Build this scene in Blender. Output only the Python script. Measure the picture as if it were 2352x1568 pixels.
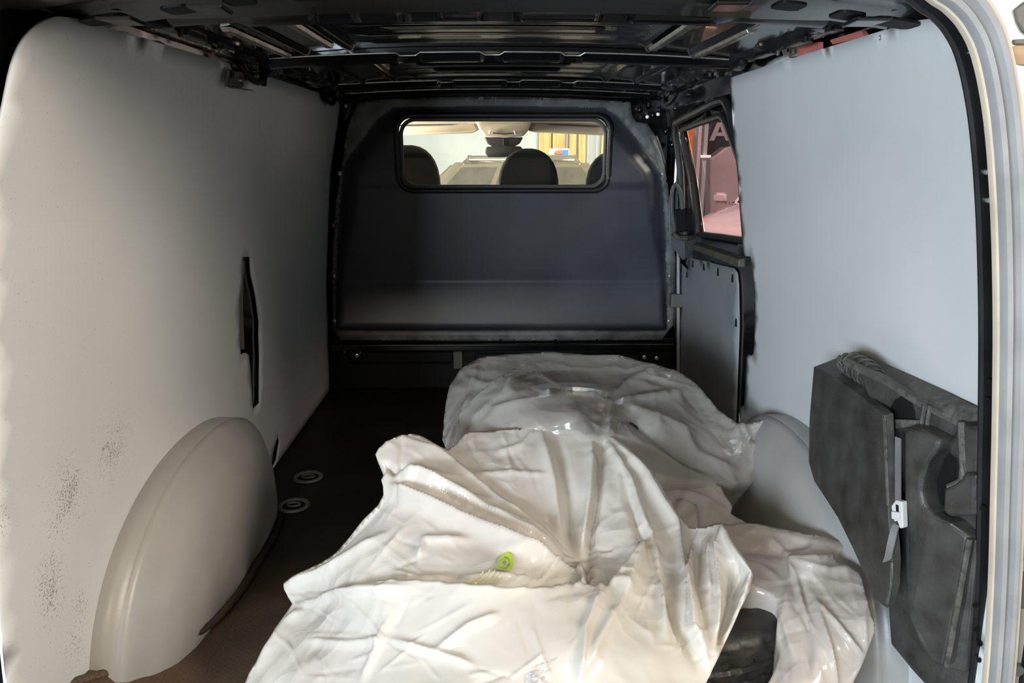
import bpy, bmesh, math, random
import numpy as np
from mathutils import Vector, Matrix, noise as mnoise
from mathutils.geometry import delaunay_2d_cdt

# ------------------------------------------------------------------ clear, camera, light
for o in list(bpy.data.objects): bpy.data.objects.remove(o)
S = bpy.context.scene; C = S.collection
R = math.radians
F, PITCH, YAW, CZ = 1700.0, R(14.3), R(0.876), 1.05
cam = bpy.data.cameras.new('camera'); cam.sensor_width = 36.0; cam.lens = 36.0*F/2352; cam.clip_start = 0.02
co = bpy.data.objects.new('camera', cam); C.objects.link(co)
co.location = (0, 0, CZ); co.rotation_euler = (R(90)-PITCH, 0, -YAW); S.camera = co
S.view_settings.view_transform = 'Standard'; S.view_settings.look = 'None'
S.view_settings.exposure = 0.0; S.view_settings.gamma = 1.0; S.view_settings.use_curve_mapping = False
W = bpy.data.worlds.new('world'); S.world = W; W.use_nodes = True
W.node_tree.nodes['Background'].inputs[0].default_value = (0.85, 0.92, 1.0, 1)
W.node_tree.nodes['Background'].inputs[1].default_value = 0.12
def area(name, loc, target, sx, sy, power, col):
    l = bpy.data.lights.new(name, 'AREA'); l.shape = 'RECTANGLE'; l.size = sx; l.size_y = sy; l.energy = power; l.color = col
    o = bpy.data.objects.new(name, l); C.objects.link(o); o.location = loc
    o.rotation_euler = (Vector(target)-Vector(loc)).to_track_quat('-Z', 'Y').to_euler(); return o
area('warm_workshop_lamp', (3.1, -0.75, 2.15), (-0.5, 1.4, 0.5), 1.5, 1.2, 150, (1.0, 0.90, 0.77))
area('daylight_from_gate', (-1.9, -1.9, 0.95), (0.8, 1.6, 0.65), 1.5, 0.8, 230, (0.72, 0.86, 1.0))
area('lamp_over_tail', (-0.1, -0.5, 2.8), (0.1, 1.2, 0.0), 1.6, 0.4, 8, (1.0, 0.91, 0.80))
area('strip_lamp_behind', (-0.75, -3.4, 2.95), (-0.2, 3.2, 0.3), 0.7, 0.25, 56, (1.0, 0.90, 0.74))
area('side_fill_light', (3.9, 2.6, 3.1), (3.6, 4.6, .8), 1.2, .3, 130, (1.0, 0.9, 0.78))  # unseen fill, added to brighten the view past the right pillar
area('front_lamp_left', (-1.5, 9.0, 3.36), (-1.5, 10.6, 0), 3, 1.4, 560, (1.0, 0.96, 0.88))
area('front_lamp_right', (2.8, 9.0, 3.36), (2.8, 10.0, 0), 3, 1.4, 1000, (1.0, 0.92, 0.86))
area('cab_fill_light', (-1.8, 4.05, .95), (0, 4.1, 1.22), .8, .4, 170, (1.0, 0.95, 0.85))  # unseen fill beside the cab, added to brighten the headliner

# ------------------------------------------------------------------ pixel helpers (measuring the room from the photograph)
def ray(x, y):
    u = (x-1176)/F; v = (y-784)/F
    fy, fz = math.cos(PITCH), -math.sin(PITCH); uy, uz = math.sin(PITCH), math.cos(PITCH)
    dx, dy, dz = u, fy-v*uy, fz-v*uz
    c, s = math.cos(YAW), math.sin(YAW)
    return np.array([dx*c+dy*s, -dx*s+dy*c, dz])
def atY(x, y, Y): d = ray(x, y); return Vector(np.array([0, 0, CZ])+d*(Y/d[1]))
def atX(x, y, X): d = ray(x, y); return Vector(np.array([0, 0, CZ])+d*(X/d[0]))
def atZ(x, y, Z): d = ray(x, y); return Vector(np.array([0, 0, CZ])+d*((Z-CZ)/d[2]))
def atP(x, y, p, n):
    d = Vector(ray(x, y)); o = Vector((0, 0, CZ)); t = (Vector(p)-o).dot(n)/d.dot(n); return o+d*t
WZ = [-0.2, 0.0, 0.5, 0.95, 1.27, 1.4]; WX = [0.79, 0.785, 0.765, 0.722, 0.66, 0.62]
def xw(z): return np.interp(z, WZ, WX)
def atW(x, y, side, off=0.0):
    p = atX(x, y, side*0.74)
    for _ in range(8): p = atX(x, y, side*(float(xw(p.z))+off))
    return p

# ------------------------------------------------------------------ materials
MATS = {}
def nodes(name):
    m = bpy.data.materials.new(name); m.use_nodes = True; MATS[name] = m
    nt = m.node_tree; return m, nt, nt.nodes['Principled BSDF']
def nd(nt, t, **k):
    n = nt.nodes.new(t)
    for a, b in k.items():
        if a.startswith('i_'): n.inputs[a[2:]].default_value = b
        else: setattr(n, a, b)
    return n
def mat(name, col, rough=0.5, metal=0.0, var=0.0, vscale=8.0, bump=0.0, bscale=60.0, coat=0.0, spec=0.5, stretch=None, emit=None):
    m, nt, b = nodes(name); L = nt.links.new
    b.inputs['Base Color'].default_value = (*col, 1); b.inputs['Roughness'].default_value = rough
    b.inputs['Metallic'].default_value = metal; b.inputs['Coat Weight'].default_value = coat; b.inputs['Specular IOR Level'].default_value = spec
    if emit: b.inputs['Emission Color'].default_value = (*col, 1); b.inputs['Emission Strength'].default_value = emit
    tc = nd(nt, 'ShaderNodeTexCoord'); mp = nd(nt, 'ShaderNodeMapping'); L(tc.outputs['Object'], mp.inputs[0])
    if stretch: mp.inputs['Scale'].default_value = stretch
    if var:
        n = nd(nt, 'ShaderNodeTexNoise'); n.inputs['Scale'].default_value = vscale; n.inputs['Detail'].default_value = 5
        L(mp.outputs[0], n.inputs[0])
        r = nd(nt, 'ShaderNodeValToRGB'); r.color_ramp.elements[0].position = 0.3; r.color_ramp.elements[1].position = 0.7
        r.color_ramp.elements[0].color = (*[c*(1-var) for c in col], 1); r.color_ramp.elements[1].color = (*[min(1, c*(1+var)) for c in col], 1)
        L(n.outputs[0], r.inputs[0]); L(r.outputs[0], b.inputs['Base Color'])
        mr = nd(nt, 'ShaderNodeMapRange'); mr.inputs[3].default_value = max(0.02, rough*(1-var)); mr.inputs[4].default_value = min(1, rough*(1+var))
        L(n.outputs[0], mr.inputs[0]); L(mr.outputs[0], b.inputs['Roughness'])
    if bump:
        n2 = nd(nt, 'ShaderNodeTexNoise'); n2.inputs['Scale'].default_value = bscale; n2.inputs['Detail'].default_value = 3
        L(mp.outputs[0], n2.inputs[0]); bp = nd(nt, 'ShaderNodeBump'); bp.inputs['Strength'].default_value = bump; bp.inputs['Distance'].default_value = 0.002
        L(n2.outputs[0], bp.inputs['Height']); L(bp.outputs[0], b.inputs['Normal'])
    return m
M = {}
M['black_paint'] = mat('black_paint', (0.006, 0.006, 0.006), 0.17, var=0.5, vscale=3, bump=0.12, bscale=9, coat=0.3)
M['black_flat'] = mat('black_flat', (0.004, 0.004, 0.004), 0.6, var=0.3, spec=.25)
M['pillar_black'] = mat('pillar_black', (0.009, 0.009, 0.009), 0.32, var=0.4, vscale=8, bump=0.1, bscale=40, spec=.4)
M['rib_glint'] = mat('rib_glint', (0.42, 0.40, 0.37), 0.28, metal=.85, var=0.3, vscale=20)  # bright metal painting the glints on roof ribs and bow flanges
M['header_paint'] = mat('header_paint', (0.030, 0.028, 0.024), 0.28, var=0.3, vscale=5, bump=.1, bscale=12, coat=.5)
M['bulkhead_plastic'] = mat('bulkhead_plastic', (0.050, 0.052, 0.060), 0.40, var=0.18, vscale=5, bump=0.15, bscale=300)
M['flange_plastic'] = mat('flange_plastic', (0.115, 0.113, 0.107), 0.42, var=0.5, vscale=14, bump=0.2, bscale=250)
M['gasket'] = mat('gasket', (0.012, 0.012, 0.012), 0.45, var=0.2)
M['arch_plastic'] = mat('arch_plastic', (0.31, 0.295, 0.275), 0.36, var=0.10, vscale=6, bump=0.1, bscale=200)
M['foam'] = mat('foam', (0.035, 0.034, 0.031), 0.42, var=0.45, vscale=22, bump=0.35, bscale=160)
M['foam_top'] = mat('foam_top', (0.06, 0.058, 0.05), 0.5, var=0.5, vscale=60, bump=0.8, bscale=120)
M['strap'] = mat('strap', (0.16, 0.16, 0.155), 0.7, var=0.2, bump=0.5, bscale=400)
M['buckle'] = mat('buckle', (0.52, 0.52, 0.5), 0.35, var=0.1)
M['steel'] = mat('steel', (0.30, 0.29, 0.26), 0.25, metal=0.9, var=0.2, vscale=40)
M['screw'] = mat('screw', (0.72, 0.71, 0.68), 0.3, metal=0.85, var=0.15, vscale=50)
M['body_silver'] = mat('body_silver', (0.62, 0.58, 0.52), 0.22, metal=0.35, var=0.05, coat=0.6)
M['body_cream'] = mat('body_cream', (0.40, 0.36, 0.30), 0.35, var=0.2, vscale=7, coat=0.4)
M['flange_cream'] = mat('flange_cream', (0.52, 0.44, 0.34), 0.35, var=0.12, vscale=12, coat=0.4)
M['seal'] = mat('seal', (0.27, 0.265, 0.26), 0.42, var=0.15, vscale=14)
M['cab_cream'] = mat('cab_cream', (0.62, 0.53, 0.40), 0.8, var=0.06, bump=0.2, bscale=200)
M['cab_grey'] = mat('cab_grey', (0.10, 0.095, 0.085), 0.6, var=0.15)
M['mirror_plastic'] = mat('mirror_plastic', (0.035, 0.034, 0.032), 0.5, var=0.15)
M['seat_fabric'] = mat('seat_fabric', (0.016, 0.016, 0.017), 0.8, var=0.3, vscale=40, bump=0.5, bscale=300)
M['rubber'] = mat('rubber', (0.022, 0.020, 0.018), 0.5, var=0.4, vscale=30, bump=0.3, bscale=150)
M['alloy'] = mat('alloy', (0.5, 0.5, 0.5), 0.3, metal=0.9, var=0.1)
M['garage_wall'] = mat('garage_wall', (0.50, 0.54, 0.52), 0.7, var=0.10, vscale=1.5)
M['garage_back'] = mat('garage_back', (0.46, 0.42, 0.36), 0.8, var=0.12, vscale=1.0)
M['garage_floor'] = mat('garage_floor', (0.22, 0.21, 0.20), 0.5, var=0.2, vscale=3)
M['cream_plaster'] = mat('cream_plaster', (0.74, 0.68, 0.58), 0.7, var=0.15, vscale=4)
M['brown_board'] = mat('brown_board', (0.26, 0.17, 0.09), 0.55, var=0.4, vscale=6, stretch=(1, 1, 8))
M['white_frame'] = mat('white_frame', (0.75, 0.74, 0.70), 0.5, var=0.05)
M['sign_dark'] = mat('sign_dark', (0.035, 0.03, 0.035), 0.6, var=0.2)
M['sign_letter'] = mat('sign_letter', (0.62, 0.52, 0.58), 0.5, var=0.05)
M['sign_white'] = mat('sign_white', (0.8, 0.8, 0.8), 0.5, var=0.03)
M['sign_blue'] = mat('sign_blue', (0.05, 0.16, 0.50), 0.5, var=0.05)
M['sign_red'] = mat('sign_red', (0.62, 0.12, 0.05), 0.5, var=0.05)
M['orange'] = mat('orange', (0.85, 0.27, 0.07), 0.6, var=0.25, vscale=4)
M['red_panel'] = mat('red_panel', (0.55, 0.16, 0.13), 0.4, var=0.15)
M['car_gold'] = mat('car_gold', (0.46, 0.42, 0.33), 0.12, metal=0.7, var=0.1, coat=1.0)
M['car_white'] = mat('car_white', (0.60, 0.50, 0.50), 0.22, var=0.06, coat=1.0)
M['car_glass'] = mat('car_glass', (0.012, 0.012, 0.013), 0.06, var=0.1)
M['car_glass_reflect'] = mat('car_glass_reflect', (0.22, 0.21, 0.17), 0.08, var=0.2, coat=1.0)  # pale base colour stands in for reflections on the glass
M['chrome'] = mat('chrome', (0.8, 0.8, 0.78), 0.08, metal=1.0, var=0.05)
M['dusty_ledge'] = mat('dusty_ledge', (0.085, 0.075, 0.05), 0.6, var=0.4, vscale=25)
M['door_lining'] = mat('door_lining', (0.26, 0.26, 0.258), 0.5, var=0.08)
M['door_grey'] = mat('door_grey', (0.085, 0.086, 0.086), 0.5, var=0.12)
M['print_green'] = mat('print_green', (0.36, 0.50, 0.035), 0.35, var=0.1)
M['print_olive'] = mat('print_olive', (0.46, 0.44, 0.12), 0.35, var=0.1)
M['print_white'] = mat('print_white', (0.85, 0.85, 0.75), 0.35, var=0.05)
M['print_grey'] = mat('print_grey', (0.36, 0.40, 0.46), 0.4, var=0.1)
M['tail_red'] = mat('tail_red', (0.30, 0.02, 0.015), 0.2, var=0.1)

def wood_mat():
    m, nt, b = nodes('honey_wood'); L = nt.links.new
    tc = nd(nt, 'ShaderNodeTexCoord'); mp = nd(nt, 'ShaderNodeMapping'); mp.inputs['Scale'].default_value = (5, 5, 0.6)
    n = nd(nt, 'ShaderNodeTexNoise'); n.inputs['Scale'].default_value = 4; n.inputs['Detail'].default_value = 6
    r = nd(nt, 'ShaderNodeValToRGB'); r.color_ramp.elements[0].color = (0.55, 0.30, 0.09, 1); r.color_ramp.elements[1].color = (0.80, 0.52, 0.20, 1)
    r.color_ramp.elements[0].position = .35; r.color_ramp.elements[1].position = .65
    L(tc.outputs['Object'], mp.inputs[0]); L(mp.outputs[0], n.inputs[0]); L(n.outputs[0], r.inputs[0]); L(r.outputs[0], b.inputs['Base Color'])
    b.inputs['Roughness'].default_value = 0.4; return m
M['wood'] = wood_mat()

def panel_mat(name, stains):
    """grey laminated ply lining: faint mottling plus clusters of small dark mould spots where the photograph has them"""
    m, nt, b = nodes(name); L = nt.links.new
    tc = nd(nt, 'ShaderNodeTexCoord')
    n = nd(nt, 'ShaderNodeTexNoise'); n.inputs['Scale'].default_value = 2.5; n.inputs['Detail'].default_value = 4; L(tc.outputs['Object'], n.inputs[0])
    r = nd(nt, 'ShaderNodeValToRGB'); r.color_ramp.elements[0].position = .3; r.color_ramp.elements[1].position = .7
    r.color_ramp.elements[0].color = (0.55, 0.55, 0.535, 1); r.color_ramp.elements[1].color = (0.605, 0.605, 0.595, 1); L(n.outputs[0], r.inputs[0])
    last = r.outputs[0]
    if stains:
        sp = nd(nt, 'ShaderNodeTexNoise'); sp.inputs['Scale'].default_value = 260; sp.inputs['Detail'].default_value = 2; L(tc.outputs['Object'], sp.inputs[0])
        tot = None
        for (yy, zz, ry, rz, st) in stains:
            mp = nd(nt, 'ShaderNodeMapping'); mp.inputs['Location'].default_value = (0, -yy/ry, -zz/rz); mp.inputs['Scale'].default_value = (0.001, 1/ry, 1/rz)
            L(tc.outputs['Object'], mp.inputs[0])
            ln = nd(nt, 'ShaderNodeVectorMath', operation='LENGTH'); L(mp.outputs[0], ln.inputs[0])
            mr = nd(nt, 'ShaderNodeMapRange'); mr.inputs[1].default_value = 1.0; mr.inputs[2].default_value = 0.1; mr.inputs[4].default_value = st
            L(ln.outputs['Value'], mr.inputs[0])
            if tot is None: tot = mr.outputs[0]
            else:
                mx = nd(nt, 'ShaderNodeMath', operation='MAXIMUM'); L(tot, mx.inputs[0]); L(mr.outputs[0], mx.inputs[1]); tot = mx.outputs[0]
        md = nd(nt, 'ShaderNodeTexNoise'); md.inputs['Scale'].default_value = 22; md.inputs['Detail'].default_value = 2; L(tc.outputs['Object'], md.inputs[0])
        t2 = nd(nt, 'ShaderNodeMath', operation='MULTIPLY'); L(tot, t2.inputs[0]); L(md.outputs[0], t2.inputs[1])
        th = nd(nt, 'ShaderNodeMath', operation='MULTIPLY_ADD'); th.inputs[1].default_value = 0.28; L(t2.outputs[0], th.inputs[0]); L(sp.outputs[0], th.inputs[2])
        gr = nd(nt, 'ShaderNodeMapRange'); gr.inputs[1].default_value = 0.70; gr.inputs[2].default_value = 0.76; L(th.outputs[0], gr.inputs[0])
        g3 = nd(nt, 'ShaderNodeMath', operation='MULTIPLY'); L(gr.outputs[0], g3.inputs[0]); g3.inputs[1].default_value = 0.58
        mx = nd(nt, 'ShaderNodeMixRGB'); mx.inputs[2].default_value = (0.09, 0.075, 0.05, 1); L(g3.outputs[0], mx.inputs[0]); L(last, mx.inputs[1]); last = mx.outputs[0]
    L(last, b.inputs['Base Color']); b.inputs['Roughness'].default_value = 0.5; b.inputs['Specular IOR Level'].default_value = 0.35
    n2 = nd(nt, 'ShaderNodeTexNoise'); n2.inputs['Scale'].default_value = 380; L(tc.outputs['Object'], n2.inputs[0])
    bp = nd(nt, 'ShaderNodeBump'); bp.inputs['Strength'].default_value = 0.12; bp.inputs['Distance'].default_value = 0.001
    L(n2.outputs[0], bp.inputs['Height']); L(bp.outputs[0], b.inputs['Normal']); return m
M['lining'] = panel_mat('lining', None)
M['lining_left'] = panel_mat('lining_left', [(1.20, .47, .10, .10, 1.25), (1.13, .33, .07, .11, 1.3), (1.20, .25, .05, .07, 1.0), (1.36, .49, .10, .10, 1.1), (1.02, .52, .08, .07, .9), (1.17, .18, .06, .06, 1.0)])

def floor_mat():
    m, nt, b = nodes('hex_floor_mat'); L = nt.links.new
    tc = nd(nt, 'ShaderNodeTexCoord')
    v = nd(nt, 'ShaderNodeTexVoronoi', feature='DISTANCE_TO_EDGE'); v.inputs['Scale'].default_value = 95; v.inputs['Randomness'].default_value = 0.12
    mp = nd(nt, 'ShaderNodeMapping'); mp.inputs['Rotation'].default_value = (0, 0, 0.5); L(tc.outputs['Object'], mp.inputs[0]); L(mp.outputs[0], v.inputs[0])
    mr = nd(nt, 'ShaderNodeMapRange'); mr.inputs[2].default_value = 0.07; L(v.outputs[0], mr.inputs[0])
    bp = nd(nt, 'ShaderNodeBump'); bp.inputs['Strength'].default_value = 0.7; bp.inputs['Distance'].default_value = 0.0015; L(mr.outputs[0], bp.inputs['Height']); L(bp.outputs[0], b.inputs['Normal'])
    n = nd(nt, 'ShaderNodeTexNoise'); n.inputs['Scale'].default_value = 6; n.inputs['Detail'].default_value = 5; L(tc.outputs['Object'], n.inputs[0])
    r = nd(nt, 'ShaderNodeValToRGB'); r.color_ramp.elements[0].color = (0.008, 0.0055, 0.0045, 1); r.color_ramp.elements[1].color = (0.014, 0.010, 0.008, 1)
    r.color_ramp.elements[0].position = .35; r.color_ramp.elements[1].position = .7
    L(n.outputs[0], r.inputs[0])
    # brown mixed in towards the tail, its edge broken by noise
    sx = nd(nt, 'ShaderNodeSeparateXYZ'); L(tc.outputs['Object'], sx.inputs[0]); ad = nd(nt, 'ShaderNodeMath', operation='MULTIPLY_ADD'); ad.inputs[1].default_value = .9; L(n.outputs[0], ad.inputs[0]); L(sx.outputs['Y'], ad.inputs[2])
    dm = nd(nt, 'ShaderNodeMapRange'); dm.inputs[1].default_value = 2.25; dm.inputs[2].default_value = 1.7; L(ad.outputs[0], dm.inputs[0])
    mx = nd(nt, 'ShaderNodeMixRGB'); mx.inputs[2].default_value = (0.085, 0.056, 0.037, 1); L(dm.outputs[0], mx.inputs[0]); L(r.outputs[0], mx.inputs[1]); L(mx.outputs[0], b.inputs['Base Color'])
    b.inputs['Roughness'].default_value = 0.5; b.inputs['Specular IOR Level'].default_value = 0.3; return m
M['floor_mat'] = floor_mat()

def film_mat(name, col, clear, bump):
    m, nt, b = nodes(name); L = nt.links.new
    tc = nd(nt, 'ShaderNodeTexCoord')
    n = nd(nt, 'ShaderNodeTexNoise'); n.inputs['Scale'].default_value = 4; n.inputs['Detail'].default_value = 3; L(tc.outputs['Object'], n.inputs[0])
    r = nd(nt, 'ShaderNodeValToRGB'); r.color_ramp.elements[0].position = .35; r.color_ramp.elements[1].position = .65
    r.color_ramp.elements[0].color = (col[0]*.90, col[1]*.86, col[2]*.88, 1); r.color_ramp.elements[1].color = (*col, 1)
    L(n.outputs[0], r.inputs[0]); L(r.outputs[0], b.inputs['Base Color']); b.inputs['Roughness'].default_value = 0.18; b.inputs['Specular IOR Level'].default_value = 0.65
    # fine creasing of thin film: warped cells with straight sharp borders, dense in some places and absent in others
    wn_ = nd(nt, 'ShaderNodeTexNoise'); wn_.inputs['Scale'].default_value = 6; wn_.inputs['Detail'].default_value = 2; L(tc.outputs['Object'], wn_.inputs[0])
    ws_ = nd(nt, 'ShaderNodeVectorMath', operation='SCALE'); ws_.inputs['Scale'].default_value = .16; L(wn_.outputs['Color'], ws_.inputs[0])
    wa_ = nd(nt, 'ShaderNodeVectorMath', operation='ADD'); L(tc.outputs['Object'], wa_.inputs[0]); L(ws_.outputs[0], wa_.inputs[1])
    mk = nd(nt, 'ShaderNodeTexNoise'); mk.inputs['Scale'].default_value = 5; mk.inputs['Detail'].default_value = 1; L(tc.outputs['Object'], mk.inputs[0])
    mkr = nd(nt, 'ShaderNodeMapRange'); mkr.inputs[1].default_value = .38; mkr.inputs[2].default_value = .62; mkr.inputs[3].default_value = .12; L(mk.outputs[0], mkr.inputs[0])
    hs = []
    for sc, w, st in ((9, 1.0, (1, 1.6, 1)), (21, .55, (1.5, 1, 1)), (46, .22, (1, 1, 1.5))):
        mpp = nd(nt, 'ShaderNodeMapping'); mpp.inputs['Scale'].default_value = st; mpp.inputs['Rotation'].default_value = (sc*.3, sc*.7, sc); L(wa_.outputs[0], mpp.inputs[0])
        q = nd(nt, 'ShaderNodeTexVoronoi', feature='F1'); q.inputs['Scale'].default_value = sc; L(mpp.outputs[0], q.inputs[0])
        m1 = nd(nt, 'ShaderNodeMath', operation='MULTIPLY'); m1.inputs[1].default_value = w*9/sc; L(q.outputs['Distance'], m1.inputs[0]); hs.append(m1.outputs[0])
    ad = nd(nt, 'ShaderNodeMath', operation='ADD'); L(hs[0], ad.inputs[0]); L(hs[1], ad.inputs[1])
    ad1 = nd(nt, 'ShaderNodeMath', operation='ADD'); L(ad.outputs[0], ad1.inputs[0]); L(hs[2], ad1.inputs[1])
    ad2 = nd(nt, 'ShaderNodeMath', operation='MULTIPLY'); L(ad1.outputs[0], ad2.inputs[0]); L(mkr.outputs[0], ad2.inputs[1])
    bp = nd(nt, 'ShaderNodeBump'); bp.inputs['Strength'].default_value = bump; bp.inputs['Distance'].default_value = 0.03
    L(ad2.outputs[0], bp.inputs['Height']); L(bp.outputs[0], b.inputs['Normal'])
    tr = nd(nt, 'ShaderNodeBsdfTransparent'); tl = nd(nt, 'ShaderNodeBsdfTranslucent'); tl.inputs[0].default_value = (*col, 1); L(bp.outputs[0], tl.inputs['Normal'])
    mx = nd(nt, 'ShaderNodeMixShader'); mx.inputs[0].default_value = .18; L(b.outputs[0], mx.inputs[1]); L(tl.outputs[0], mx.inputs[2])
    m2 = nd(nt, 'ShaderNodeMixShader'); m2.inputs[0].default_value = clear; L(mx.outputs[0], m2.inputs[1]); L(tr.outputs[0], m2.inputs[2])
    L(m2.outputs[0], nt.nodes['Material Output'].inputs[0]); return m
M['film'] = film_mat('film', (0.72, 0.685, 0.61), 0.10, 0.36)
M['film_thin'] = film_mat('film_thin', (0.62, 0.59, 0.53), 0.5, 0.4)
M['film_mid'] = film_mat('film_mid', (0.64, 0.58, 0.52), 0.22, 0.36)

def glass_mat(name, tint, gloss):
    m, nt, b = nodes(name); L = nt.links.new
    tr = nd(nt, 'ShaderNodeBsdfTransparent'); tr.inputs[0].default_value = (*tint, 1)
    gl = nd(nt, 'ShaderNodeBsdfGlossy'); gl.inputs['Roughness'].default_value = 0.02
    fr = nd(nt, 'ShaderNodeLayerWeight'); pw = nd(nt, 'ShaderNodeMath', operation='POWER'); pw.inputs[1].default_value = 5; L(fr.outputs['Facing'], pw.inputs[0])
    mp = nd(nt, 'ShaderNodeMath', operation='MULTIPLY_ADD'); mp.inputs[1].default_value = .9*gloss; mp.inputs[2].default_value = .05*gloss; L(pw.outputs[0], mp.inputs[0])
    mx = nd(nt, 'ShaderNodeMixShader'); L(mp.outputs[0], mx.inputs[0]); L(tr.outputs[0], mx.inputs[1]); L(gl.outputs[0], mx.inputs[2])
    L(mx.outputs[0], nt.nodes['Material Output'].inputs[0]); nt.nodes.remove(b); return m
M['glass'] = glass_mat('glass', (0.93, 0.96, 0.94), 1.0)
M['tinted_glass'] = glass_mat('tinted_glass', (0.27, 0.205, 0.215), .6)

# ------------------------------------------------------------------ mesh helpers
def link(name, me, m=None, parent=None, smooth=False):
    o = bpy.data.objects.new(name, me); C.objects.link(o)
    if m is not None: me.materials.append(M[m] if isinstance(m, str) else m)
    if smooth: me.polygons.foreach_set('use_smooth', [True]*len(me.polygons))
    if parent is not None:
        o.parent = parent; o.matrix_parent_inverse = Matrix.Translation(-Vector(parent.location))
    return o
def pydata(name, v, f, m=None, parent=None, smooth=False):
    me = bpy.data.meshes.new(name); me.from_pydata([tuple(p) for p in v], [], [tuple(q) for q in f]); me.update()
    return link(name, me, m, parent, smooth)
def frombm(name, bm, m=None, parent=None, smooth=False, bevel=0, seg=2, angle=35):
    bmesh.ops.remove_doubles(bm, verts=bm.verts, dist=1e-6)
    bmesh.ops.recalc_face_normals(bm, faces=bm.faces)
    if bevel:
        es = [e for e in bm.edges if len(e.link_faces) == 2 and e.calc_face_angle(0) > R(angle)]
        bmesh.ops.bevel(bm, geom=es, offset=bevel, segments=seg, profile=.5, affect='EDGES', clamp_overlap=True)
    me = bpy.data.meshes.new(name); bm.to_mesh(me); bm.free()
    o = link(name, me, m, parent, smooth)
    if smooth:
        try: me.set_sharp_from_angle(angle=R(40))
        except Exception: pass
    return o
def box(bm, lo, hi):
    lo, hi = Vector(lo), Vector(hi)
    bmesh.ops.create_cube(bm, size=1, matrix=Matrix.Translation((lo+hi)/2) @ Matrix.Diagonal((*(hi-lo), 1)))
def prism(bm, front, back):
    """front / back: matching rings of 3D points"""
    a = [bm.verts.new(p) for p in front]; b = [bm.verts.new(p) for p in back]; n = len(a)
    bm.faces.new(a); bm.faces.new(b[::-1])
    for i in range(n): bm.faces.new((a[i], b[i], b[(i+1) % n], a[(i+1) % n]))
def tube(bm, pts, r, n=10, closed=False, prof=None):
    pts = [Vector(p) for p in pts]; N = len(pts); rings = []
    up = Vector((0.13, 0.21, 0.97)).normalized()
    for i, p in enumerate(pts):
        if closed: t = pts[(i+1) % N]-pts[i-1]
        else: t = pts[min(i+1, N-1)]-pts[max(i-1, 0)]
        t.normalize(); a = t.cross(up)
        if a.length < 1e-3: a = t.cross(Vector((1, 0, 0)))
        a.normalize(); b = a.cross(t); b.normalize()
        rr = r[i] if isinstance(r, (list, tuple)) else r
        if prof: rings.append([bm.verts.new(p+a*u+b*w) for u, w in prof])
        else: rings.append([bm.verts.new(p+(a*math.cos(2*math.pi*k/n)+b*math.sin(2*math.pi*k/n))*rr) for k in range(n)])
    k = len(rings[0])
    for i in range(N if closed else N-1):
        A, B = rings[i], rings[(i+1) % N]
        for j in range(k): bm.faces.new((A[j], A[(j+1) % k], B[(j+1) % k], B[j]))
    if not closed: bm.faces.new(rings[0][::-1]); bm.faces.new(rings[-1])
def lathe(bm, prof, c, axis, n=48, closed=False):
    axis = Vector(axis).normalized(); q = Vector((0, 0, 1)).rotation_difference(axis).to_matrix(); c = Vector(c)
    rings = [[bm.verts.new(c+q @ Vector((r*math.cos(2*math.pi*i/n), r*math.sin(2*math.pi*i/n), h))) for i in range(n)] for r, h in prof]
    P = len(rings)
    for a in range(P if closed else P-1):
        A, B = rings[a], rings[(a+1) % P]
        for i in range(n): bm.faces.new((A[i], A[(i+1) % n], B[(i+1) % n], B[i]))
    if not closed:
        if prof[0][0] > 1e-6: bm.faces.new(rings[0][::-1])
        if prof[-1][0] > 1e-6: bm.faces.new(rings[-1])
def smooth_line(pts, n=6, closed=False):
    pts = [Vector(p) for p in pts]; out = []; N = len(pts)
    for i in range(N if closed else N-1):
        g = (lambda k: pts[k % N]) if closed else (lambda k: pts[max(0, min(N-1, k))])
        p0, p1, p2, p3 = g(i-1), g(i), g(i+1), g(i+2)
        for k in range(n):
            t = k/n
            out.append(0.5*((2*p1)+(p2-p0)*t+(2*p0-5*p1+4*p2-p3)*t*t+(3*p1-p0-3*p2+p3)*t**3))
    if not closed: out.append(pts[-1])
    return out
def round_rect(x0, z0, x1, z1, r, n=6):
    out = []
    for cx, cz, a0 in ((x1-r, z1-r, 0), (x0+r, z1-r, 90), (x0+r, z0+r, 180), (x1-r, z0+r, 270)):
        out += [(cx+r*math.cos(R(a0+90*k/n)), cz+r*math.sin(R(a0+90*k/n))) for k in range(n+1)]
    return out
def pip(P, poly):
    """points in polygon, vectorised"""
    x, y = P[:, 0], P[:, 1]; ins = np.zeros(len(P), bool); n = len(poly); j = n-1
    for i in range(n):
        xi, yi = poly[i]; xj, yj = poly[j]
        c = ((yi > y) != (yj > y)) & (x < (xj-xi)*(y-yi)/((yj-yi) if yj != yi else 1e-12)+xi); ins ^= c; j = i
    return ins
def resample(poly, step):
    out = []; n = len(poly)
    for i in range(n):
        a, b = np.array(poly[i], float), np.array(poly[(i+1) % n], float); k = max(1, int(round(np.linalg.norm(b-a)/step)))
        out += [tuple(a+(b-a)*t/k) for t in range(k)]
    return out
def segdist(P, a, b):
    a = np.array(a, float); b = np.array(b, float); d = b-a; t = np.clip(((P-a) @ d)/max(d @ d, 1e-12), 0, 1)
    q = a+t[:, None]*d; return np.linalg.norm(P-q, axis=1), t, (d[0]*(P[:, 1]-a[1])-d[1]*(P[:, 0]-a[0]))/max(np.linalg.norm(d), 1e-9)
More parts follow.
